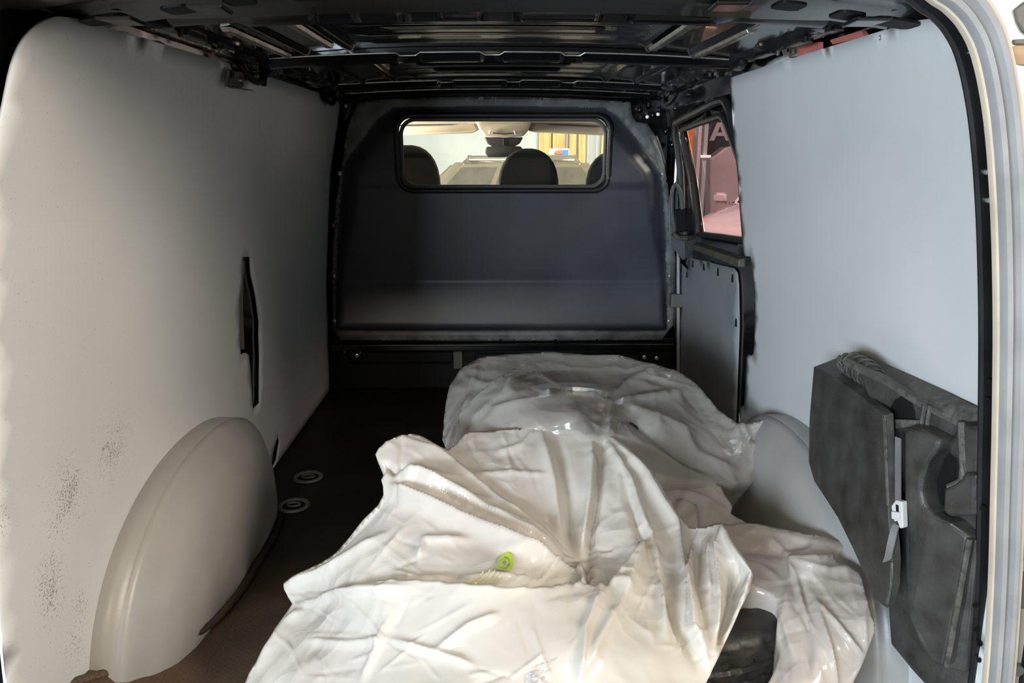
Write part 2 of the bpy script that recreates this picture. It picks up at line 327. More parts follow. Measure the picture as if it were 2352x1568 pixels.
def tri2d(outline, holes, step):
    """fill an outline (less its holes) with an even triangle mesh; returns points and triangles"""
    ol = resample(outline, step); hl = [resample(h, step) for h in holes]
    A = np.array(ol); lo, hi = A.min(0), A.max(0)
    gx = np.arange(lo[0], hi[0], step); gy = np.arange(lo[1], hi[1], step*.87)
    G = np.array([(x+(step/2 if j % 2 else 0), y) for j, y in enumerate(gy) for x in gx])
    keep = pip(G, ol)
    for h in hl: keep &= ~pip(G, h)
    for poly in [ol]+hl:
        B = np.array(poly); G2 = G[keep]
        idx = np.where(keep)[0]; dm = np.full(len(G2), 1e9)
        for k in range(0, len(B)): dm = np.minimum(dm, (G2[:, 0]-B[k, 0])**2+(G2[:, 1]-B[k, 1])**2)
        keep[idx[dm < (0.55*step)**2]] = False
    pts = [Vector(p) for p in ol]; edges = [(i, (i+1) % len(ol)) for i in range(len(ol))]
    for h in hl:
        b0 = len(pts); pts += [Vector(p) for p in h]; edges += [(b0+i, b0+(i+1) % len(h)) for i in range(len(h))]
    pts += [Vector(p) for p in G[keep]]
    v, e, f, *_ = delaunay_2d_cdt(pts, edges, [], 0, 1e-7)
    V = np.array([(p.x, p.y) for p in v]); T = np.array([q for q in f if len(q) == 3])
    cen = V[T].mean(1); ok = pip(cen, ol)
    for h in hl: ok &= ~pip(cen, h)
    return V, T[ok]
def sheet(name, outline, holes, step, fn, m, parent=None, thick=0.0, smooth=True, offset=-1):
    V, T = tri2d(outline, holes, step)
    o = pydata(name, [fn(a, b) for a, b in V], T, m, parent, smooth)
    if thick:
        md = o.modifiers.new('thickness', 'SOLIDIFY'); md.thickness = thick; md.offset = offset
    return o
def empty(name, label, cat, loc, group=None):
    o = bpy.data.objects.new(name, None); o.empty_display_size = .05; C.objects.link(o); o.location = loc
    o['label'] = label; o['category'] = cat
    if group: o['group'] = group
    return o
def tag(o, label, cat, group=None):
    o['label'] = label; o['category'] = cat
    if group: o['group'] = group
    return o
def struct(o, label=None):
    o['kind'] = 'structure'
    if label: o['label'] = label
    return o
def screws(parent, spots, normal, r=0.007, m='screw', name='screw', h=0.003):
    bm = bmesh.new(); lathe(bm, [(r*.35, h*.6), (r*.5, h), (r*.9, h*.8), (r, 0), (r*.9, -.004)], (0, 0, 0), (0, 0, 1), 12)
    me = bpy.data.meshes.new(name); bmesh.ops.recalc_face_normals(bm, faces=bm.faces); bm.to_mesh(me); bm.free(); me.materials.append(M[m])
    for p in spots:
        o = bpy.data.objects.new(name, me); C.objects.link(o); o.parent = parent
        nn = normal(p) if callable(normal) else normal
        o.rotation_euler = Vector((0, 0, 1)).rotation_difference(Vector(nn)).to_euler()
        o.location = Vector(p)-Vector(parent.location)

# ================================================================== THE SETTING: the load space of a van
# ---- side linings (curved with the body), cut with the slots and notches of the photograph
def wall_fn(side, off=0.0): return lambda y, z: (side*(float(xw(z))+off), y, z)
def wpx(pts, side): return [(p.y, p.z) for p in (atW(x, y, side) for x, y in pts)]
def arc_rear(z0):   # rear edge of a lining, from the foot up round the corner to the top edge
    return [(p.x, p.y) for p in smooth_line([(a, b, 0) for a, b in [(.99, z0), (1.00, .35), (1.04, .67), (1.055, .86), (1.065, 1.03), (1.085, 1.12), (1.105, 1.18), (1.14, 1.22), (1.195, 1.246), (1.26, 1.254)]], 4)]
slotL = wpx([(553, 590), (571, 589), (574, 630), (585, 680), (593, 740), (594, 815), (593, 925), (577, 940), (573, 860), (568, 815), (560, 810), (549, 814), (547, 740), (547, 690), (552, 650)], -1)
triL = [(2.33, .003), (2.40, .02), (2.44, .075), (2.42, .10), (2.36, .055)]
arcL = [(1.175+.02, .10), (1.22, .2), (1.30, .3), (1.42, .37), (1.62, .39), (1.84, .36), (1.98, .28), (2.08, .15), (2.12, 0.03)]
topL = [(1.92, 1.26), (1.95, 1.244), (2.0, 1.234), (2.06, 1.236), (2.10, 1.25), (2.14, 1.26), (2.84, 1.262), (2.87, 1.245), (2.93, 1.236), (2.99, 1.24), (3.02, 1.258), (3.22, 1.247)]
outL = arc_rear(0.02)+topL+[(3.205, .9), (3.205, .5), (3.215, .18), (3.22, .004), (2.25, .004)]+[(2.12, .03)]+[(1.6, .02)]
wl = sheet('wall_left', outL, [slotL, triL], .035, wall_fn(-1), 'lining_left', None, .005, True, 1)
struct(wl, 'grey lining panel of the left side with dark spots near the wheel arch')
def wn(side): return lambda p: Vector((-side, 0, -side*0.0+ -0.18*(1 if p[2] > .9 else .2)))
screws(wl, [atW(x, y, -1, -.001) for x, y in [(210, 77), (337, 108), (441, 134), (513, 152), (365, 1040), (250, 1225), (186, 1497), (586, 946), (561, 573), (561, 823), (686, 205), (742, 222), (594, 176)]], wn(-1), .005)
frontR = wpx([(1680, 178), (1690, 330), (1701, 460), (1710, 575), (1714, 587), (1728, 589), (1733, 640), (1737, 700), (1734, 812), (1728, 817), (1718, 817), (1713, 930), (1701, 938)], 1)
outR = arc_rear(0.02)+[(1.9, 1.258)]+frontR+[(2.25, .004), (1.6, .004)]
wr = sheet('wall_right', outR, [], .035, wall_fn(1), 'lining', None, .005, True, -1)
struct(wr, 'pale grey lining panel of the right side behind the black carrier')
screws(wr, [atW(x, y, 1, -.001) for x, y in [(2024, 86), (1911, 114), (1820, 140), (1762, 155), (1697, 345), (1718, 560), (1721, 818)]], wn(1), .005)

# black body sides behind the linings, with the window opening of the sliding door on the right
bl = sheet('wall_left_frame', [(0.98, -.06), (3.40, -.06), (3.40, 1.36), (0.98, 1.36)], [], .12, wall_fn(-1, .035), 'black_paint', None, .004, True, 1); struct(bl)
# ---- right body side with the sliding door (door_1)
winD = [(3.025, 1.134), (2.752, 1.151), (2.46, 1.163), (2.43, 1.15), (2.30, 1.0), (2.28, .786), (2.60, .765), (2.879, .743), (2.925, .85), (2.99, 1.02)]
br = sheet('wall_right_frame', [(0.98, -.06), (3.40, -.06), (3.40, 1.36), (0.98, 1.36)], [[(y+(.24 if y > 2.7 else 0), z) for y, z in winD]], .12, wall_fn(1, .055), 'black_paint', None, .004, True, -1); struct(br)
dx = lambda z, o=0: float(xw(z))+.03+o
door = sheet('door_1', [(3.215, .02), (3.20, .585), (3.10, .72), (3.06, 1.15), (2.75, 1.185), (2.44, 1.20), (2.24, 1.18), (2.24, .02)],
             [winD], .06, lambda y, z: (dx(z), y, z), 'black_paint', None, .02, True, 1)
struct(door, 'sliding side door with a grey lining and a tinted window')
tg = sheet('window_1', winD, [], .09, lambda y, z: (dx(z, .022), y, z), 'tinted_glass'); struct(tg)
bm = bmesh.new(); tube(bm, [(dx(z, -.004), y, z) for y, z in resample(winD, .03)], .011, 8, True)
frombm('window_seal', bm, 'gasket', door, True)
bm = bmesh.new(); tube(bm, smooth_line([(dx(z, -.012), y, z) for y, z in [(3.14, .62), (3.11, .95), (3.075, 1.14), (3.0, 1.168), (2.70, 1.19), (2.44, 1.207), (2.36, 1.19), (2.30, 1.08)]], 5), .013, 8)
frombm('door_seal', bm, 'gasket', door, True)
# dusty ledge under the window
Lp = [(3.02, .675), (3.01, .73), (2.30, .765), (2.30, .70)]
bm = bmesh.new(); prism(bm, [(dx(.7, -.03), y, z) for y, z in [(2.88, .685), (2.88, .705), (2.30, .725), (2.30, .70)]], [(dx(.7, .04), y, z) for y, z in [(2.88, .685), (2.88, .725), (2.30, .745), (2.30, .70)]])
frombm('window_ledge', bm, 'dusty_ledge', door, False, .004)
# grey lower lining of the door
dl = [(3.19, .56), (3.175, .588), (3.05, .575), (3.045, .615), (2.99, .635), (2.42, .68), (2.385, .67), (2.375, .63), (2.375, .05), (3.215, .05)]
dpan = sheet('door_lining', dl, [], .05, lambda y, z: (dx(z, -.008), y, z), 'door_lining', door, .004, True, 1)
bm = bmesh.new()
for y, z in [(3.165, .565), (3.065, .556), (2.96, .615), (2.79, .628), (2.60, .64), (2.43, .645), (2.40, .50), (3.185, .4)]: box(bm, (dx(z, -.011), y-.006, z-.013), (dx(z, -.006), y+.006, z+.013))
frombm('lining_slot', bm, 'black_flat', dpan)
# handle housing of the door: moulded frame with a grip recess, a lever and a lock block
hs = [(1536, 560), (1534, 470), (1538, 435), (1546, 422), (1560, 405), (1560, 373), (1584, 372), (1590, 430), (1600, 540), (1612, 548), (1605, 570), (1580, 590), (1568, 600), (1556, 585)]
ph = [atY(x, y, 3.12) for x, y in hs]
bm = bmesh.new(); prism(bm, ph, [p+Vector((.03, .045, 0)) for p in ph])
hh = frombm('handle_housing', bm, 'door_grey', door, False, .008)
bm = bmesh.new(); tube(bm, smooth_line([atY(x, y, 3.095) for x, y in [(1548, 520), (1543, 480), (1544, 440), (1552, 425), (1562, 440), (1568, 480)]], 5), .009, 8)
frombm('door_handle', bm, 'cab_grey', door, True)
pl = [atY(x, y, 3.09) for x, y in [(1549, 482), (1574, 478), (1580, 490), (1582, 530), (1552, 536)]]
bm = bmesh.new(); prism(bm, pl, [p+Vector((.01, .04, 0)) for p in pl]); frombm('lock_block', bm, 'black_flat', door, False, .004)
bm = bmesh.new(); tube(bm, smooth_line([atY(x, y, 3.08) for x, y in [(1546, 536), (1560, 546), (1590, 546), (1612, 544)]], 4), .011, 8); frombm('grip_edge', bm, 'dusty_ledge', door, True)
# front door post with the seal rail and a catch
bm = bmesh.new(); box(bm, (.775, 3.19, .02), (.83, 3.30, .70)); box(bm, (.735, 3.20, .69), (.772, 3.30, 1.2))
post = frombm('trim_1', bm, 'black_paint', None, False, .01); struct(post, 'black front post of the sliding door')
bm = bmesh.new(); tube(bm, [atY(1558, y, 3.17) for y in (575, 640, 700, 760, 860)], .008, 8); frombm('seal_rail', bm, 'seal', post, True)
bm = bmesh.new(); p = atY(1556, 690, 3.16); box(bm, p-Vector((.03, .012, .03)), p+Vector((.03, .03, .03))); frombm('door_catch', bm, 'cab_grey', post, False, .005)
# black pillar behind the slots (both sides)
for side, nm in ((1, 'trim_2'), (-1, 'trim_3')):
    bm = bmesh.new()
    ring = []
    for z in np.linspace(0.02, 1.25, 14):
        x0 = side*(float(xw(z))+.006); ya, yb = (2.12, 2.285) if side > 0 else (2.06, 2.30)
        x1 = side*(float(xw(z))+.045); ring.append([bm.verts.new(q) for q in ((x0, ya+.01, z), (x0, yb-.03, z), (x1, yb, z), (x1, ya-.01, z))])
    for a, b in zip(ring, ring[1:]):
        for i in range(4): bm.faces.new((a[i], a[(i+1) % 4], b[(i+1) % 4], b[i]))
    struct(frombm(nm, bm, 'black_paint', None, False, .003), 'black body pillar showing through the lining slot')
bm = bmesh.new()   # moulded lip inside the left slot
tube(bm, smooth_line([atW(x, y, -1, .004) for x, y in [(556, 600), (553, 640), (552, 690), (553, 740), (556, 800)]], 5), .008, 8)
frombm('slot_lip', bm, 'cab_grey', bpy.data.objects['trim_3'], True)

# ---- floor, ceiling
fl = pydata('floor', [], [], None)
bpy.data.objects.remove(fl)
def floor_fn(x, y):
    z = 0.0
    if x < -.57 and y < 1.95:      # the mat turns up against the left wheel arch and, near the tail, up the side
        z = .016*max(0, min(1, (-x-.60)/.05))*min(1, (1.95-y)/.2)
        z += .10*max(0, min(1, (-x-.625)/.14))**1.3*max(0, min(1, (1.52-y)/.3))
    return (x, y, z)
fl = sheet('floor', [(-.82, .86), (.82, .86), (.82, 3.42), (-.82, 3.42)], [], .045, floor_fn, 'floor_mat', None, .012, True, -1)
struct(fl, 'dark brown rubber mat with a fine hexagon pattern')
def roof_z(x, y): return 1.318-.034*(abs(x)/.66)**2.6-.002*math.cos(y*4)
ribs = []
def ceil_fn(x, y):
    z = roof_z(x, y)
    for rx in (.385, .50, .625):
        d = abs(abs(x)-rx)
        if d < .016: z -= .008*(1-(d/.016)**2)
    if abs(x) < .31: z -= .004*(math.sin(y*46) > .55)
    return (x, y, z)
xs = sorted(set([round(v, 4) for v in np.linspace(-.7, .7, 57)]+[round(s*(r+e), 4) for s in (-1, 1) for r in (.385, .5, .625) for e in (-.018, -.012, -.006, 0, .006, .012, .018)]))
ys = np.linspace(1.0, 3.40, 121)
cv = [ceil_fn(x, y) for y in ys for x in xs]; nx = len(xs)
ce = pydata('ceiling', cv, [(j*nx+i, j*nx+i+1, (j+1)*nx+i+1, (j+1)*nx+i) for j in range(len(ys)-1) for i in range(nx-1)], 'black_paint', None, True)
md = ce.modifiers.new('thickness', 'SOLIDIFY'); md.thickness = .012; md.offset = 1
struct(ce, 'glossy black underside of the roof with pressed ribs')

def bow(y0, wid, zb, xa, xb, notches, nm, jog=None, flange=.02):
    """pressed roof cross member: hat section with two flanges, swept across the van"""
    bm = bmesh.new(); rings = []; w0 = wid
    xs_ = sorted(set(list(np.linspace(xa, xb, 61))+[n+e for n, w in notches for e in (-w-.012, -w, w, w+.012)]))
    for x in xs_:
        rise = -.022*(abs(x)/.66)**2.2; w = wid
        k = 0.0
        for n, nw in notches:
            d = abs(x-n); k = max(k, min(1, max(0, (nw+.012-d)/.012)))
        zl = zb+rise; zt = roof_z(x, y0)-.002
        e = flange; u = lambda t: y0-w/2+t*w; dip = .016
        pr = [(y0-w/2-e, zt), (y0-w/2-e, zl+.016), (u(-.06)+.010*k, zl+.014)]+[(u(t)+(.010*k if t < .3 else 0), zl+.012-dip*(1-abs(2*t-1)**2.2)+k*.014*(t < .6)) for t in (0, .1, .25, .5, .75, .9, 1)]+[(u(1.06), zl+.014), (y0+w/2+e, zl+.016), (y0+w/2+e, zt)]
        if jog and (x < jog[0] or x > jog[1]): pr = [(py, pz+.008 if i not in (0, 12) else pz) for i, (py, pz) in enumerate(pr)]
        rings.append([bm.verts.new((x, py, pz)) for py, pz in pr])
    for a, b in zip(rings, rings[1:]):
        for i in range(12): bm.faces.new((a[i], a[i+1], b[i+1], b[i]))
    bm.faces.new(rings[0]); bm.faces.new(rings[-1][::-1])
    o = frombm(nm, bm, 'black_paint', ce, True)
    for side, off in ((-1, -.001), (1, -.002)):
        pts = []
        for x in xs_:
            rise = -.022*(abs(x)/.66)**2.2; k = max([0.0]+[min(1, max(0, (nw+.012-abs(x-n))/.012)) for n, nw in notches]) if side < 0 else 0
            out = jog and (x < jog[0] or x > jog[1])
            pts.append((x, y0+side*(w0/2+flange)+(.010*k), zb+rise+.016+(.008 if out else 0)+off-.006*k))
        b2 = bmesh.new(); tube(b2, pts, .0022, 6); frombm('flange_glint', b2, 'rib_glint', o, True)  # thin bright tubes added to draw glints along the flanges
    return o
bow(1.47, .075, 1.288, -.60, .60, [(-.30, .035), (-.0, .03), (.21, .025), (-.145, .03)], 'roof_bow', (-.46, .40))
bow(2.12, .09, 1.290, -.67, .67, [(-.24, .02), (-.02, .02), (.19, .02)], 'roof_bow')
bow(2.92, .085, 1.293, -.66, .66, [(-.2, .02), (.05, .02), (.25, .02)], 'roof_bow')
bow(3.20, .06, 1.285, -.66, .66, [], 'roof_bow')
# lengthwise roof ribs between the bows, bright metal standing in for their glints
for xa, y0, y1 in ((-.42, 1.56, 1.95), (.38, 1.56, 1.95), (-.55, 1.6, 2.05), (.51, 1.6, 2.05), (-.66, 1.5, 2.06), (.64, 1.5, 2.06), (-.36, 2.25, 2.5), (.34, 2.25, 2.55)):
    bm = bmesh.new(); prof = [(-.012, -.001), (-.008, -.009), (.008, -.009), (.012, -.001)]
    rr = [[bm.verts.new((xa+u, y, ceil_fn(xa, y)[2]+w)) for u, w in prof] for y in np.linspace(y0, y1, 6)]
    for a, b in zip(rr, rr[1:]):
        for i in range(3): bm.faces.new((a[i], a[i+1], b[i+1], b[i]))
    bm.faces.new(rr[0]); bm.faces.new(rr[-1][::-1])
    frombm('roof_rib', bm, 'rib_glint', ce, False, .0015, 2, 20)
for y0, x0, x1 in ((1.62, -.29, .25), (1.74, -.26, .23), (2.45, -.26, .22), (2.60, -.22, .2)):
    bm = bmesh.new(); prof = [(-.022, 0), (-.017, -.006), (.017, -.006), (.022, 0)]
    rr = [[bm.verts.new((x, y0+u, ceil_fn(x, y0)[2]-.001+w*(1 if abs(x-(x0+x1)/2) < (x1-x0)/2-.012 else .3))) for u, w in prof] for x in np.linspace(x0, x1, 24)]
    for a, b in zip(rr, rr[1:]):
        for i in range(3): bm.faces.new((a[i], a[i+1], b[i+1], b[i]))
    frombm('roof_swage', bm, 'black_paint', ce, False, .001, 2, 20)
# rear header: shallow pressed beam above the tail opening, with access holes towards the corners
hb = [(-.30, 1.17, .02, .05), (.28, 1.22, .025, .06)]
bm = bmesh.new(); rings = []
for x in np.linspace(-.68, .68, 69):
    zl = 1.292-.045*(abs(x)/.66)**2.4; tq = max(0, 1-(abs(x)/.56)**4)
    pr = [(0.985, zl+.03), (1.0, zl+.004), (1.03, zl-.004), (1.16, zl+.004), (1.21, zl+.018+.006*tq), (1.25, zl+.016-.004*tq), (1.345, zl+.006-.018*tq), (1.36, zl+.010-.016*tq), (1.36, roof_z(x, 1.36)-.002)]
    rings.append([bm.verts.new((x, a, b)) for a, b in pr])
for a, b in zip(rings, rings[1:]):
    for i in range(8): bm.faces.new((a[i], a[i+1], b[i+1], b[i]))
hd = frombm('rear_header', bm, 'header_paint', ce, True)
def header_hole(x, y, w, d, nm='access_hole'):
    bm = bmesh.new(); pts = round_rect(x-w, y-d, x+w, y+d, min(w, d)*.6, 4)
    zz = [1.292-.045*(abs(px)/.66)**2.4 for px, py in pts]
    prism(bm, [(px, py, z+.0) for (px, py), z in zip(pts, zz)], [(px, py, z-.004) for (px, py), z in zip(pts, zz)])
    frombm(nm, bm, 'black_flat', hd)
for x in (-.615, -.50, -.40, -.30, .33, .45, .55, .625):
    header_hole(x, 1.255 if abs(x) > .45 else 1.24, .035 if abs(x) > .6 else .022, .028)
for x in (-.55, -.34, .39, .50): header_hole(x, 1.13, .012, .012)
for x in (-.59, -.45, .36, .58):
    bm = bmesh.new(); z = 1.287-.045*(abs(x)/.66)**2.4
    prism(bm, [(x-.03, 1.22, z), (x+.03, 1.22, z), (x+.026, 1.29, z), (x-.026, 1.29, z)], [(x-.026, 1.225, z-.006), (x+.026, 1.225, z-.006), (x+.022, 1.285, z-.006), (x-.022, 1.285, z-.006)])
    frombm('header_boss', bm, 'black_paint', hd, False, .003)

# ---- roof rails over the linings: pressed beam with lightening holes, clips and brackets
for side, nm in ((-1, 'trim_4'), (1, 'trim_5')):
    bm = bmesh.new(); rings = []
    for i, y in enumerate(np.linspace(1.05, 3.35, 70)):
        s = .006*math.sin(y*17)+.004*math.sin(y*41)
        pr = [(.705, 1.225), (.685, 1.30), (.63+s, 1.272+s*.5), (.60+s, 1.285), (.585, 1.31), (.56, 1.335)]
        rings.append([bm.verts.new((side*a, y, b)) for a, b in pr])
    for a, b in zip(rings, rings[1:]):
        for i in range(5): bm.faces.new((a[i], a[i+1], b[i+1], b[i]))
    rail = frombm(nm, bm, 'black_paint', None, True); struct(rail, 'glossy black roof rail above the %s lining' % ('left' if side < 0 else 'right'))
    rs = random.Random(5+side)
    y = 1.3
    while y < 3.2:
        bm = bmesh.new(); l = rs.uniform(.025, .06); x = side*rs.uniform(.61, .635)
        pts = round_rect(y-l, -.014, y+l, .014, .012, 4)
        prism(bm, [(x+side*v*.9, u, 1.287-abs(v)*.0) for u, v in pts], [(x+side*v*.9, u, 1.268) for u, v in pts])
        frombm('rail_boss', bm, 'black_paint' if rs.random() < .6 else 'black_flat', rail, False, .003); y += l*2+rs.uniform(.05, .13)
    for y in (2.05, 2.93):
        if side > 0 and y < 2.5: continue
        bm = bmesh.new(); pts = [(.647*side+(.03*math.sin(a)*-side*.4), y+.085*math.cos(a), 1.262-.032*math.sin(a)) for a in np.linspace(0, math.pi, 15)]
        tube(bm, pts, .009, 8); frombm('rail_loop', bm, 'black_flat', rail, True)
    bm = bmesh.new()
    for k in range(26):
        yy = rs.choice([2.02, 2.2, 2.28, 2.95, 3.05, 1.75])+rs.uniform(-.03, .03); xx = side*rs.uniform(.61, .65); zz = 1.268+rs.uniform(-.004, .006)
        box(bm, (xx-.003, yy-.004, zz-.006), (xx+.003, yy+.004, zz+.004))
    o = frombm('clip_teeth', bm, 'steel', rail); o['kind'] = 'stuff'
# small reddish and pale plates above the right lining
for nm, q, m_, lb in (('red_rail_patch', [(1832, 106), (1880, 96), (1880, 119), (1832, 129)], 'red_panel', 'reddish patch showing over the right lining'), ('pale_rail_patch', [(1812, 112), (1829, 108), (1829, 129), (1812, 133)], 'body_cream', 'pale patch over the right lining'), ('pink_rail_patch', [(1906, 92), (1978, 71), (1985, 84), (1912, 102)], 'red_panel', 'reddish strip over the right lining')):
    p = [atX(x, y, .668) for x, y in q]; bm = bmesh.new(); prism(bm, p, [v+Vector((.01, 0, 0)) for v in p]); frombm(nm, bm, m_, bpy.data.objects['trim_5'])['label'] = lb

# steel bracket and black hook hanging from the left rail
e = empty('roof_bracket', 'bare steel bracket plate with a hole hanging below the left roof rail', 'bracket', (-.655, 2.03, 1.24))
c = [atX(x, y, -.640) for x, y in [(531, 160), (565, 166), (560, 204), (524, 199)]]
bm = bmesh.new(); prism(bm, c, [p+Vector((-.012, .004, 0)) for p in c]); pb = frombm('bracket_plate', bm, 'steel', e, False, .003)
bm = bmesh.new(); p0 = atX(534, 171, -.6385)
lathe(bm, [(.0045, -.004), (.008, -.003), (.008, .002), (.0045, .002)], p0, (1, 0, 0), 14); frombm('bracket_hole', bm, 'black_flat', pb)
bm = bmesh.new(); lathe(bm, [(.002, .006), (.007, .004), (.009, 0)], atX(553, 184, -.640), (1, 0, 0), 12); frombm('bracket_boss', bm, 'steel', pb)
bm = bmesh.new(); a, b = c[2], c[3]; prism(bm, [a, b, b+Vector((.022, 0, -.002)), a+Vector((.022, 0, -.002))], [a-Vector((0, 0, .003)), b-Vector((0, 0, .003)), b+Vector((.022, 0, -.005)), a+Vector((.022, 0, -.005))])
frombm('bracket_lip', bm, 'cab_grey', pb)
bm = bmesh.new()
tube(bm, smooth_line([atX(x, y, -.635) for x, y in [(628, 160), (616, 168), (607, 178), (606, 196)]], 5), [.004]*5+[.008]*11, 8)
tag(frombm('roof_hook', bm, 'black_flat', None, True), 'small curved black hook hanging from left rail beside the steel bracket', 'hook')

# ---- tail opening: pillar faces, painted flange, rubber seal, outer body
def apert(inset=0.0, y=1.0):
    """closed-up outline of the tail opening in X, Z (measured from the right hand side of the photograph and mirrored)"""
    px = [(2262, 1690), (2285, 1568), (2300, 1350), (2308, 1100), (2313, 900), (2315, 700), (2311, 490), (2300, 310), (2284, 190), (2262, 100), (2235, 45), (2205, 8), (2165, -22)]
    rt = [(p.x, p.z) for p in (atY(x, yy, y) for x, yy in px)]+[(.50, 1.270), (.3, 1.283), (0, 1.288)]
    return rt+[(-(x+.11*min(1, x/.5)), z) for x, z in rt[::-1][1:]]
ap = apert()
def loop3(off, y): return [Vector((x*(1+off/.65), y, z+(off if z > 1.2 else 0))) for x, z in smooth2(ap)]
def smooth2(p): return [(v.x, v.y) for v in smooth_line([(a, b, 0) for a, b in p], 4)]
def strip(nm, sect, m, parent=None, smooth=True):
    """sweep a list of (offset outwards, y) pairs along the opening"""
    base = smooth2(ap); n = len(base); P = [Vector((a, 0, b)) for a, b in base]; N = []
    for i in range(n):
        t = P[min(i+1, n-1)]-P[max(i-1, 0)]; N.append(Vector((t.z, 0, -t.x)).normalized())
    bm = bmesh.new(); rows = [[bm.verts.new(P[i]+N[i]*o+Vector((0, y, 0))) for i in range(n)] for o, y in sect]
    for a, b in zip(rows, rows[1:]):
        for i in range(n-1): bm.faces.new((a[i], a[i+1], b[i+1], b[i]))
    return frombm(nm, bm, m, parent, smooth)
s1 = strip('trim_6', [(.10, 1.165), (.045, 1.10), (-.016, 1.038), (-.023, 1.030), (-.0235, 1.026), (-.020, 1.022), (.004, 1.020)], 'pillar_black'); struct(s1, 'glossy black inner frame of the tail opening')
s2 = strip('trim_7', [(-.0195, 1.003), (-.0193, .997), (-.0185, .994), (-.0135, .992)], 'flange_cream'); struct(s2, 'painted flange of the tail opening')
s3 = strip('trim_8', [(-.016, 1.0), (-.016, .987), (-.013, .980), (-.007, .978), (-.002, .987), (.001, .987), (.005, .979), (.010, .977), (.014, .981), (.0165, .992)], 'seal'); struct(s3, 'grey rubber seal round the tail opening')
s4 = strip('trim_9', [(.0155, .992), (.0165, .986), (.021, .985), (.0235, .99), (.030, 1.0), (.06, 1.006), (.22, 1.02)], 'body_cream'); struct(s4, 'pale painted body edge beside the seal')
# lamp recess, dirt and fittings on the outer pillar face
def plate_on(nm, px, m, th=.006, y=1.0):
    p = [atY(a, b, y) for a, b in px]; bm = bmesh.new(); prism(bm, p, [q+Vector((0, .02, 0)) for q in p]); return frombm(nm, bm, m, s4, False, .002)
plate_on('pillar_recess', [(2331, 22), (2370, -5), (2370, 82), (2350, 72), (2337, 50)], 'cab_grey')
plate_on('pillar_fitting', [(2308, 106), (2370, 100), (2370, 152), (2318, 150)], 'brown_board')
plate_on('pillar_gap', [(2328, 90), (2370, 88), (2370, 104), (2330, 102)], 'cab_grey', y=.998)
plate_on('lamp_seat', [(2349, 760), (2375, 760), (2372, 1000), (2346, 1000)], 'brown_board')
plate_on('lamp_seat', [(2344, 1130), (2375, 1120), (2368, 1290), (2338, 1290)], 'brown_board')
plate_on('pillar_recess', [(2334, 1312), (2370, 1310), (2366, 1398), (2331, 1400)], 'cab_grey')
bm = bmesh.new(); lathe(bm, [(.001, .006), (.009, .006), (.011, 0)], atY(2334, 1536, .998), (0, -1, 0), 16); frombm('pillar_plug', bm, 'cab_grey', s4, True)
# small holes and plugs in the right pillar
bm = bmesh.new()
for x, y in [(2269, 875), (2266, 917), (2256, 1165), (2243, 1445), (2250, 1478), (2249, 1515), (2240, 1390)]:
    p = atY(x, y, 1.0155); lathe(bm, [(.004, .002), (.0045, 0), (.001, -.001)], p, (0, -1, 0), 8)
frombm('pillar_holes', bm, 'black_flat', s1)['kind'] = 'stuff'
screws(s1, [atY(x, y, 1.017) for x, y in [(2236, 118), (2268, 395), (2272, 460)]], (0, -1, 0), .004)

# ================================================================== BULKHEAD behind the cab
YB = 3.25
def bpx(pts): return [(p.x, p.z) for p in (atY(x, y, YB) for x, y in pts)]
flange = bpx([(822, 236), (879, 228), (1000, 224), (1156, 222), (1300, 226), (1447, 234), (1451, 267), (1460, 280), (1486, 284), (1503, 310), (1520, 353), (1533, 423), (1551, 596), (1550, 700), (1546, 744), (1520, 779), (1156, 781), (783, 780), (766, 757), (763, 640), (765, 560), (772, 460), (783, 388), (801, 288)])
body = bpx([(905, 246), (1150, 243), (1388, 247), (1418, 266), (1512, 380), (1522, 440), (1528, 560), (1530, 757), (772, 757), (774, 600), (777, 527), (788, 390), (796, 368), (870, 272)])
wa, wb = atY(913, 266, YB), atY(1393, 436, YB)
hole = round_rect(wa.x, wb.z, wb.x, wa.z, .062, 7)
nb = len(body); BA = np.array(body)
def bulk_y(x, z):
    P = np.array([[x, z]]); d = 9.0
    for i in range(nb): d = min(d, float(segdist(P, BA[i], BA[(i+1) % nb])[0][0]))
    ins = bool(pip(P, body)[0])
    if not ins: return YB-.004*(d > .012)
    face = np.interp(z, [.24, .488, .50, .90, .93, 1.25], [3.165, 3.228, 3.232, 3.205, 3.195, 3.205])
    wv = .035 if z < .5 else .035+.05*min(1, (z-.5)/.3)
    t = min(1, d/wv); t = t*t*(3-2*t)
    return YB+(face-YB)*t
e = empty('bulkhead_partition', 'black moulded plastic partition with a wide window closing off the cab', 'partition', (0, YB, .24))
V, T = tri2d(flange, [hole], .0125)
ins = pip(V[T].mean(1), body)
pv = [(x, bulk_y(x, z), z) for x, z in V]
o = pydata('moulded_panel', pv, T, 'bulkhead_plastic', e, True); o.data.materials.append(M['flange_plastic'])
o.data.polygons.foreach_set('material_index', [0 if k else 1 for k in ins]); md = o.modifiers.new('t', 'SOLIDIFY'); md.thickness = .006; md.offset = 1
gk = [(x, 3.195, z) for x, z in hole]
bm = bmesh.new(); tube(bm, gk, .012, 10, True); frombm('window_gasket', bm, 'gasket', e, True)
bm = bmesh.new(); tube(bm, [(x+(-.018 if x > .015 else .018), 3.203, z+(-.016 if z > 1.05 else .016)) for x, z in hole], .0085, 8, True); frombm('gasket_lip', bm, 'cab_grey', bpy.data.objects['window_gasket'], True)
gp = pydata('window_pane', [(x, 3.205, z) for x, z in hole], [list(range(len(hole)))], 'glass', e)
bolts = [(780, 398), (767, 517), (766, 633), (768, 737), (937, 770), (1046, 769), (1154, 769), (1261, 769), (1369, 769), (1524, 398), (1540, 633), (1537, 738)]
